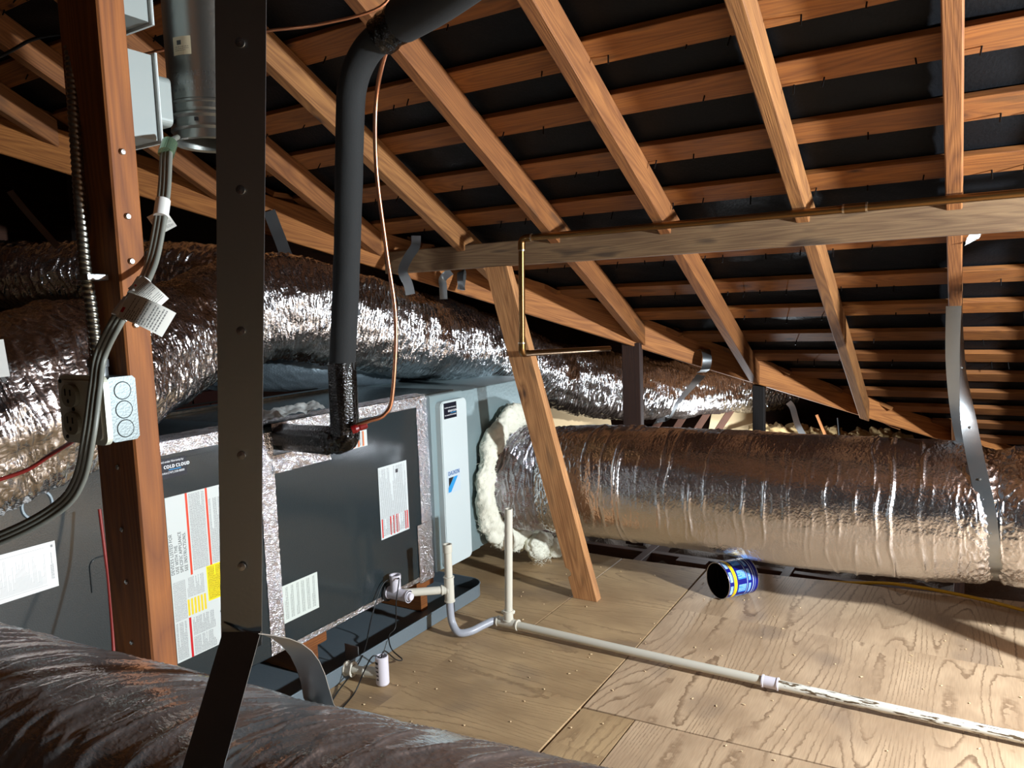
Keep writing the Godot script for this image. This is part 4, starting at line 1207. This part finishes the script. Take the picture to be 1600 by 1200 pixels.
	tube(mb, smooth([Vector3(-1.362, 0.812, -1.455), Vector3(-1.335, 0.822, -1.475), Vector3(-1.308, 0.835, -1.502), Vector3(-1.291, 0.885, -1.519), Vector3(-1.275, 1.082, -1.528), Vector3(-1.273, 1.261, -1.503), Vector3(-1.252, 1.458, -1.456), Vector3(-1.225, 1.622, -1.44), Vector3(-1.127, 1.718, -1.385), Vector3(-1.083, 1.76, -1.41), Vector3(-0.95, 1.79, -1.40)], 10), 0.0053, 12)
	part("tube", mb, M.copper, t)
	mb = MB.new()
	lathe(mb, [Vector2(0, 0), Vector2(0.011, 0.001), Vector2(0.012, 0.012), Vector2(0.009, 0.02), Vector2(0.0105, 0.024), Vector2(0.0095, 0.042), Vector2(0, 0.044)], Vector3(-1.372, 0.80, -1.445), Vector3(0.62, 0.28, -0.7), 18)
	part("red_plug", mb, M.red, t, "dark red plug at its lower end")
	mb = MB.new()
	tube(mb, smooth([Vector3(-1.435, 1.622, -0.953), Vector3(-1.372, 1.638, -0.993), Vector3(-1.294, 1.654, -1.042), Vector3(-1.204, 1.666, -1.098), Vector3(-1.117, 1.675, -1.152), Vector3(-1.015, 1.706, -1.218), Vector3(-0.975, 1.77, -1.24)], 8), 0.0032, 8)
	single("copper_wire", mb, M.copper, "thin copper wire stretched from the grey box past the flue pipe to the black elbow", "wire")
	mb = MB.new()
	tube(mb, smooth([Vector3(-1.56, 1.50, -0.62), Vector3(-1.439, 1.562, -0.708), Vector3(-1.392, 1.589, -0.74), Vector3(-1.342, 1.597, -0.771), Vector3(-1.25, 1.59, -0.82)], 8), 0.003, 8)
	single("wire", mb, M.nail, "dark wire arching behind the armored cable at the top left corner", "wire")

# ------------------------------------------------------------------ near post with its boxes and cables
func build_post_and_boxes() -> void:
	var t := thing("post", Vector3(-0.9875, 0, -0.603), "near upright wooden post between the cord and the dark strap, its right edge lit orange", "post")
	var mb := MB.new()
	extrude(mb, rect_poly(0.089, 0.038, 0.0025), Vector3(-0.9875, 0.0, -0.603), Vector3(-0.9875, 2.235, -0.603), Vector3(0, 0, -1), null, null, Vector2(0.1, 0.1))
	part("timber", mb, M.post, t)
	for q in [Vector3(-0.943, 1.319, -0.601), Vector3(-0.943, 1.237, -0.601), Vector3(-0.943, 1.179, -0.601), Vector3(-0.943, 1.096, -0.600)]:
		mb = MB.new()
		lathe(mb, [Vector2(0.0042, 0), Vector2(0.0042, 0.0022), Vector2(0.003, 0.0034), Vector2(0, 0.0036)], q, Vector3.RIGHT, 12)
		part("screw", mb, M.screw, t)
	for q in [Vector3(-0.983, 0.905, -0.584), Vector3(-0.986, 0.818, -0.584), Vector3(-0.986, 0.744, -0.584), Vector3(-0.986, 0.657, -0.584)]:
		mb = MB.new()
		lathe(mb, [Vector2(0.0036, 0), Vector2(0.0036, 0.002), Vector2(0.0026, 0.003), Vector2(0, 0.0032)], q, Vector3(0, 0, 1), 12)
		part("screw", mb, M.screw, t)
	# outlet box screwed to the post's near side
	t = thing("outlet_box", Vector3(-0.975, 0.945, -0.562), "square metal outlet box with a worn receptacle, fixed to the near post", "outlet box")
	mb = MB.new()
	boxw(mb, Vector3(-1.026, 0.948, -0.583), Vector3(-0.927, 1.031, -0.545), 0.004)
	var body := part("body", mb, M.box_metal, t)
	mb = MB.new()
	extrude(mb, round_poly(0.104, 0.089, 0.012), Vector3(-0.977, 0.9895, -0.546), Vector3(-0.977, 0.9895, -0.539), Vector3.UP)
	extrude(mb, round_poly(0.09, 0.076, 0.010), Vector3(-0.977, 0.9895, -0.54), Vector3(-0.977, 0.9895, -0.5365), Vector3.UP)
	var lid := part("cover", mb, M.plate, t)
	for k in 2:
		mb = MB.new()
		var cy := 1.008 if k == 0 else 0.972
		extrude(mb, round_poly(0.034, 0.029, 0.0135), Vector3(-0.992, cy, -0.538), Vector3(-0.992, cy, -0.531), Vector3.UP)
		part("receptacle", mb, M.receptacle, lid)
		mb = MB.new()
		boxw(mb, Vector3(-1.000, cy + 0.0, -0.5311), Vector3(-0.9975, cy + 0.009, -0.5305), 0.0)
		boxw(mb, Vector3(-0.9885, cy + 0.0, -0.5311), Vector3(-0.986, cy + 0.008, -0.5305), 0.0)
		lathe(mb, [Vector2(0.0028, 0), Vector2(0, 0)], Vector3(-0.993, cy - 0.007, -0.5305), Vector3(0, 0, 1), 12)
		part("slot", mb, M.hole, lid)
	for q in [Vector2(-1.018, 1.026), Vector2(-0.945, 1.015), Vector2(-0.992, 0.99), Vector2(-1.012, 0.953)]:
		mb = MB.new()
		lathe(mb, [Vector2(0.0028, 0), Vector2(0.0022, 0.0014), Vector2(0, 0.0016)], Vector3(q.x, q.y, -0.5365), Vector3(0, 0, 1), 10)
		part("screw", mb, M.hole, lid)
	for k in 3:
		mb = MB.new()
		lathe(mb, [Vector2(0.0105, 0.0), Vector2(0.0112, 0.0009), Vector2(0.0118, 0.0), ], Vector3(-0.927, 1.013 - 0.0245 * k, -0.5645), Vector3.RIGHT, 22)
		lathe(mb, [Vector2(0.0, 0.0005), Vector2(0.0105, 0.0005)], Vector3(-0.927, 1.013 - 0.0245 * k, -0.5645), Vector3.RIGHT, 22)
		part("knockout", mb, M.box_metal, body)
	mb = MB.new()
	lathe(mb, [Vector2(0.008, 0), Vector2(0.0115, 0), Vector2(0.0115, 0.012), Vector2(0.013, 0.013), Vector2(0.013, 0.022), Vector2(0.009, 0.026)], Vector3(-0.975, 1.03, -0.5635), Vector3.UP, 18)
	part("connector", mb, M.galv, t)
	# armored cable up the left of the post
	mb = MB.new()
	var path := smooth([Vector3(-0.975, 1.05, -0.5635), Vector3(-0.978, 1.12, -0.563), Vector3(-0.984, 1.189, -0.563), Vector3(-1.005, 1.358, -0.578), Vector3(-1.032, 1.527, -0.598), Vector3(-1.06, 1.75, -0.61), Vector3(-1.08, 2.1, -0.62)], 110)
	tube(mb, path, 0.0072, 12, func(s: float, a: float) -> float: return 0.0064 + 0.0014 * absf(sin(s * 420.0 + a * 0.5)), true)
	t = thing("armored_cable", Vector3(-0.975, 1.05, -0.5635), "spiral steel armored cable running up the left side of the near post", "cable")
	part("armor", mb, M.steel_flex, t)
	mb = MB.new()
	boxw(mb, Vector3(-0.986, 1.155, -0.580), Vector3(-0.962, 1.163, -0.553), 0.001)
	part("clip", mb, M.galv, t)
	# grey cord hanging in front of it
	t = thing("power_cord", Vector3(-0.92, 1.33, -0.644), "flat grey three-ribbed appliance cord hanging from the grey box past the outlet", "cord")
	mb = MB.new()
	var cp := smooth([Vector3(-1.03, 1.372, -0.742), Vector3(-0.99, 1.345, -0.70), Vector3(-0.955, 1.27, -0.664), Vector3(-0.935, 1.186, -0.628), Vector3(-0.905, 1.146, -0.588), Vector3(-0.905, 1.103, -0.553), Vector3(-0.935, 1.06, -0.545), Vector3(-0.927, 1.02, -0.53), Vector3(-0.918, 0.965, -0.512), Vector3(-0.95, 0.905, -0.512), Vector3(-0.985, 0.868, -0.50), Vector3(-1.05, 0.832, -0.462), Vector3(-1.16, 0.795, -0.40)], 10)
	var fr := frames(cp)
	for k in 3:
		var q := PackedVector3Array()
		for i in cp.size():
			var side: Vector3 = (fr[i][0] as Vector3).cross(Vector3(0.55, 0.0, 0.83)).normalized()
			q.append(cp[i] + side * (k - 1) * 0.0052)
		tube(mb, q, 0.0038, 10)
	part("insulation", mb, M.cord, t)
	for q in [[Vector3(-0.958, 1.248, -0.652), Vector3(0.45, -0.75, -0.2), 0.03, 0.026, 0.0], [Vector3(-0.902, 1.150, -0.578), Vector3(0.55, -0.65, -0.35), 0.045, 0.024, 0.012], [Vector3(-0.898, 1.122, -0.556), Vector3(0.80, -0.45, -0.42), 0.068, 0.034, 0.018]]:
		var dir: Vector3 = (q[1] as Vector3).normalized()
		var across := dir.cross(Vector3(0.75, 0.2, 0.65)).normalized()
		var nn := across.cross(dir)
		var p := PackedVector3Array(); var uv := PackedVector2Array()
		for i in 15:
			var s := i / 14.0
			for j in 2:
				p.append(q[0] + dir * q[2] * s + nn * q[4] * sin(s * 2.6) + across * q[3] * (j - 0.5)); uv.append(Vector2(s, j))
		mb = MB.new()
		mb.grid(p, uv, 14, 1, false)
		var img := blank(180, 90, Color(0.86, 0.86, 0.83))
		print_rows(img, Rect2i(38, 8, 134, 76), 9, Color(0.45, 0.45, 0.44), 40 + int(q[2] * 1000), true)
		img.fill_rect(Rect2i(10, 52, 14, 18), Color(0.75, 0.08, 0.08) if q[4] > 0.0 else Color(0.86, 0.86, 0.83))
		part("tag", mb, label_mat(img, 0.5), t, "printed paper tag")
		mb = MB.new()
		var near := 1
		for i in range(1, cp.size() - 1):
			if cp[i].distance_to(q[0]) < cp[near].distance_to(q[0]): near = i
		var run := (cp[near + 1] - cp[near - 1]).normalized() * 0.013
		tube(mb, PackedVector3Array([cp[near] + run, cp[near] - run]), 0.0098, 14)
		part("sleeve", mb, M.paper, t)
	mb = MB.new()
	tube(mb, PackedVector3Array([Vector3(-1.000, 1.356, -0.712), Vector3(-0.985, 1.336, -0.694)]), 0.011, 14)
	part("hologram_band", mb, mat(Color(0.55, 0.68, 0.55), 0.15, 0.8), t, "shiny little seal")
	# two grey steel boxes beyond the post
	for q in [[1.372, 1.497, "lower grey steel box behind the near post, its lid edge bright white"], [1.545, 1.72, "upper grey steel box cut off by the top of the picture"]]:
		t = thing("junction_box", Vector3(-1.12, q[0], -0.69), q[2], "junction box")
		mb = MB.new()
		boxw(mb, Vector3(-1.125, q[0], -0.737), Vector3(-1.06, q[1], -0.640), 0.003)
		part("body", mb, M.grey_box, t)
		mb = MB.new()
		boxw(mb, Vector3(-1.13, q[0] - 0.004, -0.742), Vector3(-1.055, q[1] + 0.004, -0.738), 0.0015)
		part("lid", mb, M.cover, t)
	mb = MB.new()
	tube(mb, PackedVector3Array([Vector3(-1.085, 1.495, -0.687), Vector3(-1.085, 1.546, -0.687)]), 0.0085, 16)
	lathe(mb, [Vector2(0.0085, 0), Vector2(0.016, 0), Vector2(0.016, 0.010), Vector2(0.0085, 0.012)], Vector3(-1.085, 1.530, -0.687), Vector3.UP, 16)
	lathe(mb, [Vector2(0.0085, 0.008), Vector2(0.014, 0.006), Vector2(0.014, 0)], Vector3(-1.085, 1.497, -0.687), Vector3.UP, 16)
	single("nipple", mb, M.grey_box, "short grey conduit nipple joining the two steel boxes", "conduit")
	mb = MB.new()
	extrude(mb, round_poly(0.05, 0.075, 0.01), Vector3(-1.10, 1.44, -0.745), Vector3(-1.10, 1.44, -0.775), Vector3.UP)
	single("plug", mb, M.grey_box, "small grey plug on the back of the lower steel box, beside the flue", "plug")

func build_vent() -> void:
	# metal flue: double wall, open lower end with a beaded, slotted collar
	var base := Vector3(-1.09, 1.388, -0.858)
	var ax := Vector3(0.0, 1.0, 0.0)
	var t := thing("flue_pipe", base, "open ended galvanized flue pipe hanging behind the near dark strap", "flue pipe")
	var R := 0.064
	var mb := MB.new()
	lathe(mb, [Vector2(R - 0.002, 0.044), Vector2(R, 0.048), Vector2(R, 0.056), Vector2(R + 0.002, 0.058), Vector2(R + 0.002, 0.061), Vector2(R, 0.063), Vector2(R, 0.95)], base, ax, 64)
	part("wall", mb, M.vent_metal, t)
	mb = MB.new()
	lathe(mb, [Vector2(R - 0.010, 0.06), Vector2(R - 0.010, 0.003), Vector2(R - 0.006, 0.0), Vector2(R - 0.003, 0.002), Vector2(R - 0.004, 0.016), Vector2(R, 0.020), Vector2(R - 0.001, 0.024), Vector2(R - 0.001, 0.034), Vector2(R + 0.003, 0.038), Vector2(R + 0.003, 0.041), Vector2(R - 0.002, 0.044)], base, ax, 64)
	lathe(mb, [Vector2(0.0, 0.45), Vector2(R - 0.010, 0.45), Vector2(R - 0.010, 0.06)], base, ax, 48)
	part("collar", mb, M.vent_metal, t)
	for k in 9:
		var a := TAU * k / 9.0
		mb = MB.new()
		lathe(mb, [Vector2(R + 0.0006, 0.026), Vector2(R + 0.0006, 0.032)], base, ax, 3, a, a + 0.1)
		part("slot", mb, M.hole, t)
	# sticker and stamped letters, set letter by letter round the wall; they face the camera's side
	var out := Vector3(0.78, 0, 0.62)
	var lat := Vector3(0.62, 0, -0.78)
	mb = MB.new()
	var p := PackedVector3Array(); var uv := PackedVector2Array()
	for i in 9:
		var b := -0.85 + 0.5 * i / 8.0
		for j in 2:
			p.append(base + (out * cos(b) + lat * sin(b)) * (R + 0.0008) + ax * (0.128 + 0.028 * j)); uv.append(Vector2(i / 8.0, 1.0 - j))
	mb.grid(p, uv, 8, 1, false)
	var img := blank(90, 90, Color(0.78, 0.74, 0.62))
	img.fill_rect(Rect2i(22, 18, 22, 22), Color(0.15, 0.14, 0.12)); print_rows(img, Rect2i(10, 48, 70, 34), 9, Color(0.5, 0.47, 0.4), 77)
	part("sticker", mb, label_mat(img), t, "small yellowed sticker")
	for row in [["US AMERIVENT", 0.093, 0.011], ["GAS VENT TYPE B", 0.082, 0.007], ["MIN 1 IN AIR SPACE", 0.072, 0.006]]:
		var s: String = row[0]
		for k in s.length():
			var b: float = -0.95 + k * row[2] * 0.78 / R
			var nn := out * cos(b) + lat * sin(b)
			var xx := Vector3.UP.cross(nn).normalized()
			if s[k] == " ": continue
			text(s[k], row[2], base + nn * (R + 0.0002) + ax * row[1], Basis(xx, Vector3.UP, nn), M.strap_metal, t, "stamped_letter")

# ------------------------------------------------------------------ metal straps
func build_straps() -> void:
	# near strap: down from the roof and round the foreground duct
	var u := Vector3(-0.961, 0.1045, 0.257).normalized()
	var c := Vector3(-0.65, 0.53, -0.507)
	var w1 := Vector3(0.257, 0, 0.961).normalized(); var w2 := w1.cross(u).normalized()
	if w2.y < 0: w2 = -w2
	var bend := Vector3(-0.652, 0.771, -0.506)
	var t := thing("hanging_strap", bend, "wide dark metal strap in the foreground, hanging from the roof round the near duct", "strap")
	var mb := MB.new()
	var top := Vector3(-0.355, 2.3, -0.387)
	strap(mb, smooth([top, Vector3(-0.535, 1.368, -0.459), Vector3(-0.60, 1.04, -0.484), bend + Vector3(0, 0.012, 0), bend + Vector3(0.001, 0.0, 0.001)], 10), 0.0440, [Vector3(0.5, 0, 0.87), Vector3(0.5, 0, 0.87), Vector3(0.45, 0, 0.89)])
	part("drop", mb, M.strap_metal, t)
	mb = MB.new()
	var loop := PackedVector3Array(); var faces := []
	var r := 0.1555
	for k in 7:
		loop.append(bend.lerp(c + (w1 * sin(0.9) + w2 * cos(0.9)) * r, k / 7.0))
		faces.append((w1 * sin(0.75 + 0.15 * k / 7.0) + w2 * cos(0.75 + 0.15 * k / 7.0)))
	for k in 41:
		var a := 0.9 + (TAU - 1.75) * k / 40.0
		loop.append(c + (w1 * sin(a) + w2 * cos(a)) * r); faces.append(w1 * sin(a) + w2 * cos(a))
	var e := loop[loop.size() - 1]
	for k in 8:
		var s := (k + 1) / 8.0
		var bow := sin(s * PI) * 0.028
		loop.append(e.lerp(bend, s) - w1 * bow + w2 * bow * 0.4); faces.append((w2 * 0.8 - w1 * 0.6))
	strap(mb, loop, 0.0430, faces)
	part("loop", mb, M.strap_metal, t)
	for y in [1.335, 1.215, 1.088, 0.965, 0.845]:
		var s := inverse_lerp(1.368, 0.771, y)
		var q := Vector3(-0.535, 1.368, -0.459).lerp(bend, s)
		mb = MB.new()
		lathe(mb, [Vector2(0.0045, 0.0), Vector2(0.0042, 0.0014), Vector2(0.0, 0.0018)], q + Vector3(0.5, 0, 0.87) * 0.0006, Vector3(0.5, 0, 0.87), 14)
		part("rivet", mb, M.screw, t)
	mb = MB.new()
	var lq := loop[5]
	lathe(mb, [Vector2(0.0045, 0.0), Vector2(0.0042, 0.0014), Vector2(0.0, 0.0018)], lq + (faces[5] as Vector3).normalized() * 0.0006, faces[5], 14)
	part("rivet", mb, M.screw, t)
	# strap on the rafter at the right, twisted and carrying the big duct
	t = thing("hanging_strap", Vector3(-0.03, 1.1, -2.83), "bright twisted galvanized strap at the right, looped under the big foil duct", "strap")
	var fz := Vector3(0, 0, 1); var fx := Vector3(0.35, 0, 0.94)
	mb = MB.new()
	strap(mb, smooth([Vector3(-0.020, 1.13, -2.815), Vector3(-0.021, 1.03, -2.79), Vector3(-0.014, 0.86, -2.745), Vector3(0.006, 0.70, -2.69), Vector3(0.025, 0.60, -2.645), Vector3(0.045, 0.51, -2.607), Vector3(0.06, 0.43, -2.589), Vector3(0.07, 0.35, -2.592), Vector3(0.08, 0.27, -2.635), Vector3(0.085, 0.21, -2.72), Vector3(0.085, 0.188, -2.80), Vector3(0.07, 0.22, -2.92), Vector3(0.05, 0.35, -3.005), Vector3(0.02, 0.48, -3.005), Vector3(-0.02, 0.66, -2.96), Vector3(-0.042, 0.86, -2.925), Vector3(-0.045, 1.06, -2.89)], 7), 0.046,
		[Vector3(1, 0, 0), Vector3(1, 0, 0.06), Vector3(0.93, 0, 0.37), fx, fz, fz, fz, Vector3(0, -0.3, 1), Vector3(0, -0.9, 0.5), Vector3(0, -1, 0), Vector3(0, -1, 0), Vector3(0, -0.6, -0.8), Vector3(0, 0, -1), Vector3(0, 0.3, -1), Vector3(0, 0, -1), Vector3(0, 0, -1), Vector3(0, 0, -1)])
	part("band", mb, M.strap_metal, t)
	for q in [Vector3(-0.014, 0.87, -2.744), Vector3(0.008, 0.69, -2.684), Vector3(0.037, 0.545, -2.617), Vector3(0.066, 0.39, -2.586)]:
		mb = MB.new()
		lathe(mb, [Vector2(0.004, 0.0), Vector2(0.0035, 0.0014), Vector2(0.0, 0.0018)], q, Vector3(0.1, 0.2, 1), 12)
		part("rivet", mb, M.screw, t)
	# the rest, small
	var small := [
		["short curled metal strap nailed over the left end of the beam", [Vector3(-1.874, 1.40, -2.395), Vector3(-1.88, 1.36, -2.396), Vector3(-1.903, 1.315, -2.375), Vector3(-1.914, 1.262, -2.352), Vector3(-1.90, 1.215, -2.362), Vector3(-1.895, 1.17, -2.37)], 0.038, [Vector3(0.4, 0, 0.9)]],
		["dark strap from the valley board onto the duct, just left of the black pipe", [Vector3(-2.342, 1.511, -2.08), Vector3(-2.307, 1.411, -2.09), Vector3(-2.25, 1.30, -2.09), Vector3(-2.12, 1.26, -2.05), Vector3(-1.99, 1.20, -2.06), Vector3(-1.93, 1.09, -2.09)], 0.046, [Vector3(0.6, 0.4, 0.7)]],
		["short strap under the beam just left of the brace, going down to the duct", [Vector3(-1.82, 1.262, -2.545), Vector3(-1.865, 1.235, -2.55), Vector3(-1.868, 1.20, -2.552), Vector3(-1.87, 1.15, -2.555)], 0.032, [Vector3(0.6, 0, 0.8)]],
		["small curled bracket on the valley board left of the brace head", [Vector3(-1.80, 1.185, -2.58), Vector3(-1.80, 1.25, -2.60), Vector3(-1.785, 1.258, -2.565), Vector3(-1.775, 1.22, -2.545), Vector3(-1.775, 1.185, -2.56)], 0.03, [Vector3(0.7, 0, 0.7), Vector3(-0.2, 0, 1)]],
		["round curled metal bracket on the valley board", [Vector3(-1.045, 0.885, -3.405), Vector3(-1.02, 0.885, -3.375), Vector3(-1.005, 0.845, -3.35), Vector3(-1.015, 0.80, -3.355), Vector3(-1.045, 0.782, -3.39)], 0.045, [Vector3(0, 1, 0.1), Vector3(0.5, 0.6, 0.5), Vector3(0.7, 0, 0.7), Vector3(0.5, -0.6, 0.5), Vector3(0, -1, 0)]],
		["thin strap from the valley board to the far end of the wrinkled duct", [Vector3(-1.06, 0.765, -3.44), Vector3(-1.12, 0.71, -3.5), Vector3(-1.25, 0.60, -3.66), Vector3(-1.34, 0.51, -3.80), Vector3(-1.48, 0.45, -3.95)], 0.04, [Vector3(0.6, 0.3, 0.7)]],
		["strap in the dark at the far left, below the sloping board", [Vector3(-2.64, 1.53, -1.29), Vector3(-2.60, 1.483, -1.30), Vector3(-2.557, 1.43, -1.315), Vector3(-2.494, 1.347, -1.345)], 0.02, [Vector3(0.8, 0.3, 0.5)]]]
	for q in small:
		mb = MB.new()
		strap(mb, smooth(q[1], 8), q[2], q[3] if q[3].size() > 1 else [q[3][0], q[3][0]])
		single("metal_strap", mb, M.strap_metal, q[0], "strap")

# ------------------------------------------------------------------ what shows beyond the ducts
func build_far_wing() -> void:
	var t := thing("chimney", Vector3(-3.62, -0.1, -2.5), "dark brick chimney in the gap between the ducts and the top of the furnace", "chimney")
	var mb := MB.new()
	boxw(mb, Vector3(-3.85, -0.1, -2.85), Vector3(-3.405, 2.05, -2.15), 0.0)
	part("mortar", mb, M.mortar, t)
	var r := RandomNumberGenerator.new(); r.seed = 9
	for row in 22:
		var y := 0.0 + row * 0.067
		var z := -2.85 + (0.0 if row % 2 == 0 else 0.103)
		while z < -2.16:
			mb = MB.new()
			boxw(mb, Vector3(-3.5, y, z + 0.004), Vector3(-3.398 + r.randf_range(-0.002, 0.002), y + 0.057, minf(z + 0.199, -2.15)), 0.003)
			part("brick", mb, M.brick if r.randf() < 0.6 else M.brick2, t)
			z += 0.206
	# offcuts of clean plywood
	mb = MB.new()
	extrude(mb, rect_poly(0.56, 0.012, 0.001), Vector3(-1.90, 0.30, -3.82), Vector3(-1.95, 0.545, -3.85), Vector3(0.9, 0, 0.4))
	single("plywood_offcut", mb, M.clean_ply, "clean pale plywood sheet leaning behind the brace, between the two big ducts", "plywood")
	mb = MB.new()
	extrude(mb, rect_poly(0.26, 0.012, 0.001), Vector3(-1.32, 0.20, -4.83), Vector3(-1.30, 0.41, -4.90), Vector3(0.3, 0.2, 0.9))
	single("plywood_offcut", mb, M.clean_ply, "small pale plywood offcut beside the nearly black stud", "plywood")
	mb = MB.new()
	extrude(mb, rect_poly(0.16, 0.012, 0.001), Vector3(-1.30, 0.235, -4.70), Vector3(-1.10, 0.30, -4.74), Vector3(0.1, 0.9, 0.5))
	single("plywood_offcut", mb, M.clean_ply, "tilted strip of plywood lying in front of the small offcut", "plywood")
	for k in 5:
		mb = MB.new()
		var x := -1.76 + k * 0.12
		extrude(mb, rect_poly(0.04, 0.09, 0.002), Vector3(x - 0.08, 0.22, -4.32 - 0.05 * k), Vector3(x + 0.06, 0.47, -4.42 - 0.05 * k), Vector3(0.2, 0, 1))
		single("dark_board", mb, M.joist, "dark reddish board slanting behind the big duct, %s of five" % ["leftmost", "second from the left", "middle one", "second from the right", "rightmost"][k], "board", "slanting boards beyond the duct")
	mb = MB.new()
	for k in 9:
		var s := k / 8.0
		blob(mb, Vector3(lerpf(-1.06, -0.36, s), lerpf(0.31, 0.21, s) + r.randf_range(-0.02, 0.02), lerpf(-4.65, -5.0, s)), Vector3(r.randf_range(0.07, 0.11), r.randf_range(0.05, 0.075), 0.12), 0.05, 13.0, 60 + k, 24, 34)
	boxw(mb, Vector3(-1.12, -0.05, -5.05), Vector3(-0.3, 0.22, -4.78), 0.01)
	var ins := single("insulation_heap", mb, M.batt, "heap of brownish loose insulation beyond the big duct, under the valley board", "insulation")
	ins.set_meta("kind", "stuff")
	mb = MB.new()
	strap(mb, smooth([Vector3(-0.90, 0.50, -4.60), Vector3(-0.876, 0.465, -4.60), Vector3(-0.845, 0.38, -4.57), Vector3(-0.80, 0.30, -4.55)], 6), 0.035, [Vector3(0.5, 0, 0.8), Vector3(0.5, 0, 0.8)])
	single("metal_strap", mb, M.strap_metal, "short curved strap end hanging over the insulation heap", "strap")
	mb = MB.new()
	extrude(mb, rect_poly(0.016, 0.012, 0.001), Vector3(-0.735, 0.44, -4.55), Vector3(-0.66, 0.25, -4.56), Vector3(0, 0, 1))
	single("stick", mb, M.valley, "thin wooden stick leaning in the insulation heap", "stick")
	mb = MB.new()
	tube(mb, PackedVector3Array([Vector3(-0.63, 0.42, -4.6), Vector3(-0.615, 0.25, -4.6)]), 0.007, 8)
	single("rod", mb, M.nail, "dark metal rod upright in the insulation heap, right of the stick", "rod")

# ------------------------------------------------------------------ loose things on the deck
func build_small_things() -> void:
	var r := 0.067
	var a := Vector3(-0.781, r + 0.001, -2.709)
	var ax := Vector3(0.073, 0, -0.102).normalized()
	var l := 0.137
	var t := thing("can", a - Vector3(0, r, 0), "empty blue tin can with a yellow band lying on its side on the plywood", "can")
	var img := blank(512, 256, Color(0.02, 0.07, 0.48))
	img.fill_rect(Rect2i(0, 44, 512, 26), Color(0.95, 0.82, 0.1))
	for k in 8:
		var x := k * 64
		img.fill_rect(Rect2i(x + 3, 14, 46, 22), Color(0.7, 0.86, 0.95)); print_rows(img, Rect2i(x + 4, 15, 44, 20), 5, Color(0.1, 0.2, 0.5), 80 + k, false)
		print_rows(img, Rect2i(x + 8, 50, 44, 14), 9, Color(0.55, 0.45, 0.1), 90 + k, false)
		img.fill_rect(Rect2i(x + 2, 82, 40, 66), Color(0.25, 0.55, 0.92)); print_rows(img, Rect2i(x + 3, 84, 38, 62), 5, Color(0.75, 0.88, 1.0), 100 + k, true)
		img.fill_rect(Rect2i(x + 2, 166, 52, 22), Color(0.35, 0.6, 0.9)); print_rows(img, Rect2i(x + 4, 168, 48, 18), 5, Color(0.85, 0.92, 1.0), 110 + k, true)
	img.fill_rect(Rect2i(0, 154, 512, 4), Color(0.75, 0.85, 0.95)); img.fill_rect(Rect2i(0, 204, 512, 5), Color(0.8, 0.88, 0.95)); img.fill_rect(Rect2i(0, 222, 512, 3), Color(0.6, 0.72, 0.9))
	var lm := label_mat(img, 0.25)
	lm.uv1_scale = Vector3(1, 1.0 / l, 1)
	var mb := MB.new()
	lathe(mb, [Vector2(r, 0.004), Vector2(r, 0.088), Vector2(r + 0.0012, 0.091), Vector2(r, 0.094), Vector2(r, l - 0.004)], a, ax, 56)
	part("printed_wall", mb, lm, t)
	mb = MB.new()
	lathe(mb, [Vector2(r - 0.002, 0.002), Vector2(r - 0.002, 0.05), Vector2(r - 0.003, 0.052), Vector2(r - 0.002, 0.054), Vector2(r - 0.002, 0.085), Vector2(r - 0.003, 0.087), Vector2(r - 0.002, 0.089), Vector2(r - 0.002, l - 0.006), Vector2(0, l - 0.006)], a, ax, 56)
	part("inside", mb, M.can_inside, t)
	mb = MB.new()
	for h in [0.002, l - 0.002]:
		var ring := PackedVector3Array()
		var x := ax.cross(Vector3.UP).normalized(); var y := ax.cross(x)
		for k in 57: ring.append(a + ax * h + (x * cos(TAU * k / 56) + y * sin(TAU * k / 56)) * (r - 0.0005))
		tube(mb, ring, 0.0017, 8, null, false, ax)
	part("rim", mb, M.can_rim, t)
	mb = MB.new()
	tube(mb, smooth([Vector3(-0.75, -0.05, -3.13), Vector3(-0.581, -0.04, -3.14), Vector3(-0.40, -0.02, -3.135), Vector3(-0.218, 0.010, -3.118), Vector3(-0.008, 0.0085, -3.105), Vector3(0.183, 0.0085, -3.04), Vector3(0.5, 0.0085, -2.9)], 8), 0.0062, 10)
	single("electrical_cable", mb, M.yellow_wire, "yellow electrical cable lying along the far edge of the deck at the right", "cable")
	mb = MB.new()
	blob(mb, Vector3(-1.405, 0.008, -2.235), Vector3(0.028, 0.009, 0.014), 0.012, 40.0, 3, 16, 22)
	single("fluff_scrap", mb, M.fluff, "scrap of white insulation lying on the deck between the pipe risers and the pan", "scrap")
	mb = MB.new()
	var g := RandomNumberGenerator.new(); g.seed = 12
	for k in 140:
		var p := Vector3(g.randf_range(-1.5, 0.6), 0.002, g.randf_range(-2.95, -1.45))
		var d := Vector3(g.randf_range(-1, 1), 0, g.randf_range(-1, 1)).normalized() * g.randf_range(0.002, 0.008)
		extrude(mb, rect_poly(g.randf_range(0.002, 0.005), 0.002, 0.0005), p, p + d, Vector3.UP)
	var pz := crumple(Vector3(-0.019, 1.235, -2.555), Vector3(0.035, 0.02, -0.02), Vector3(0.008, 0.035, -0.01), 10, 8, 0.012, 9, 70.0)
	single("paper_scrap", pz, M.paper, "small torn white scrap caught beside the strapped rafter, just below the beam", "scrap")
	var crumbs := single("wood_crumbs", mb, M.clean_ply, "scattered small wood chips and crumbs on the plywood deck", "debris")
	crumbs.set_meta("kind", "stuff")
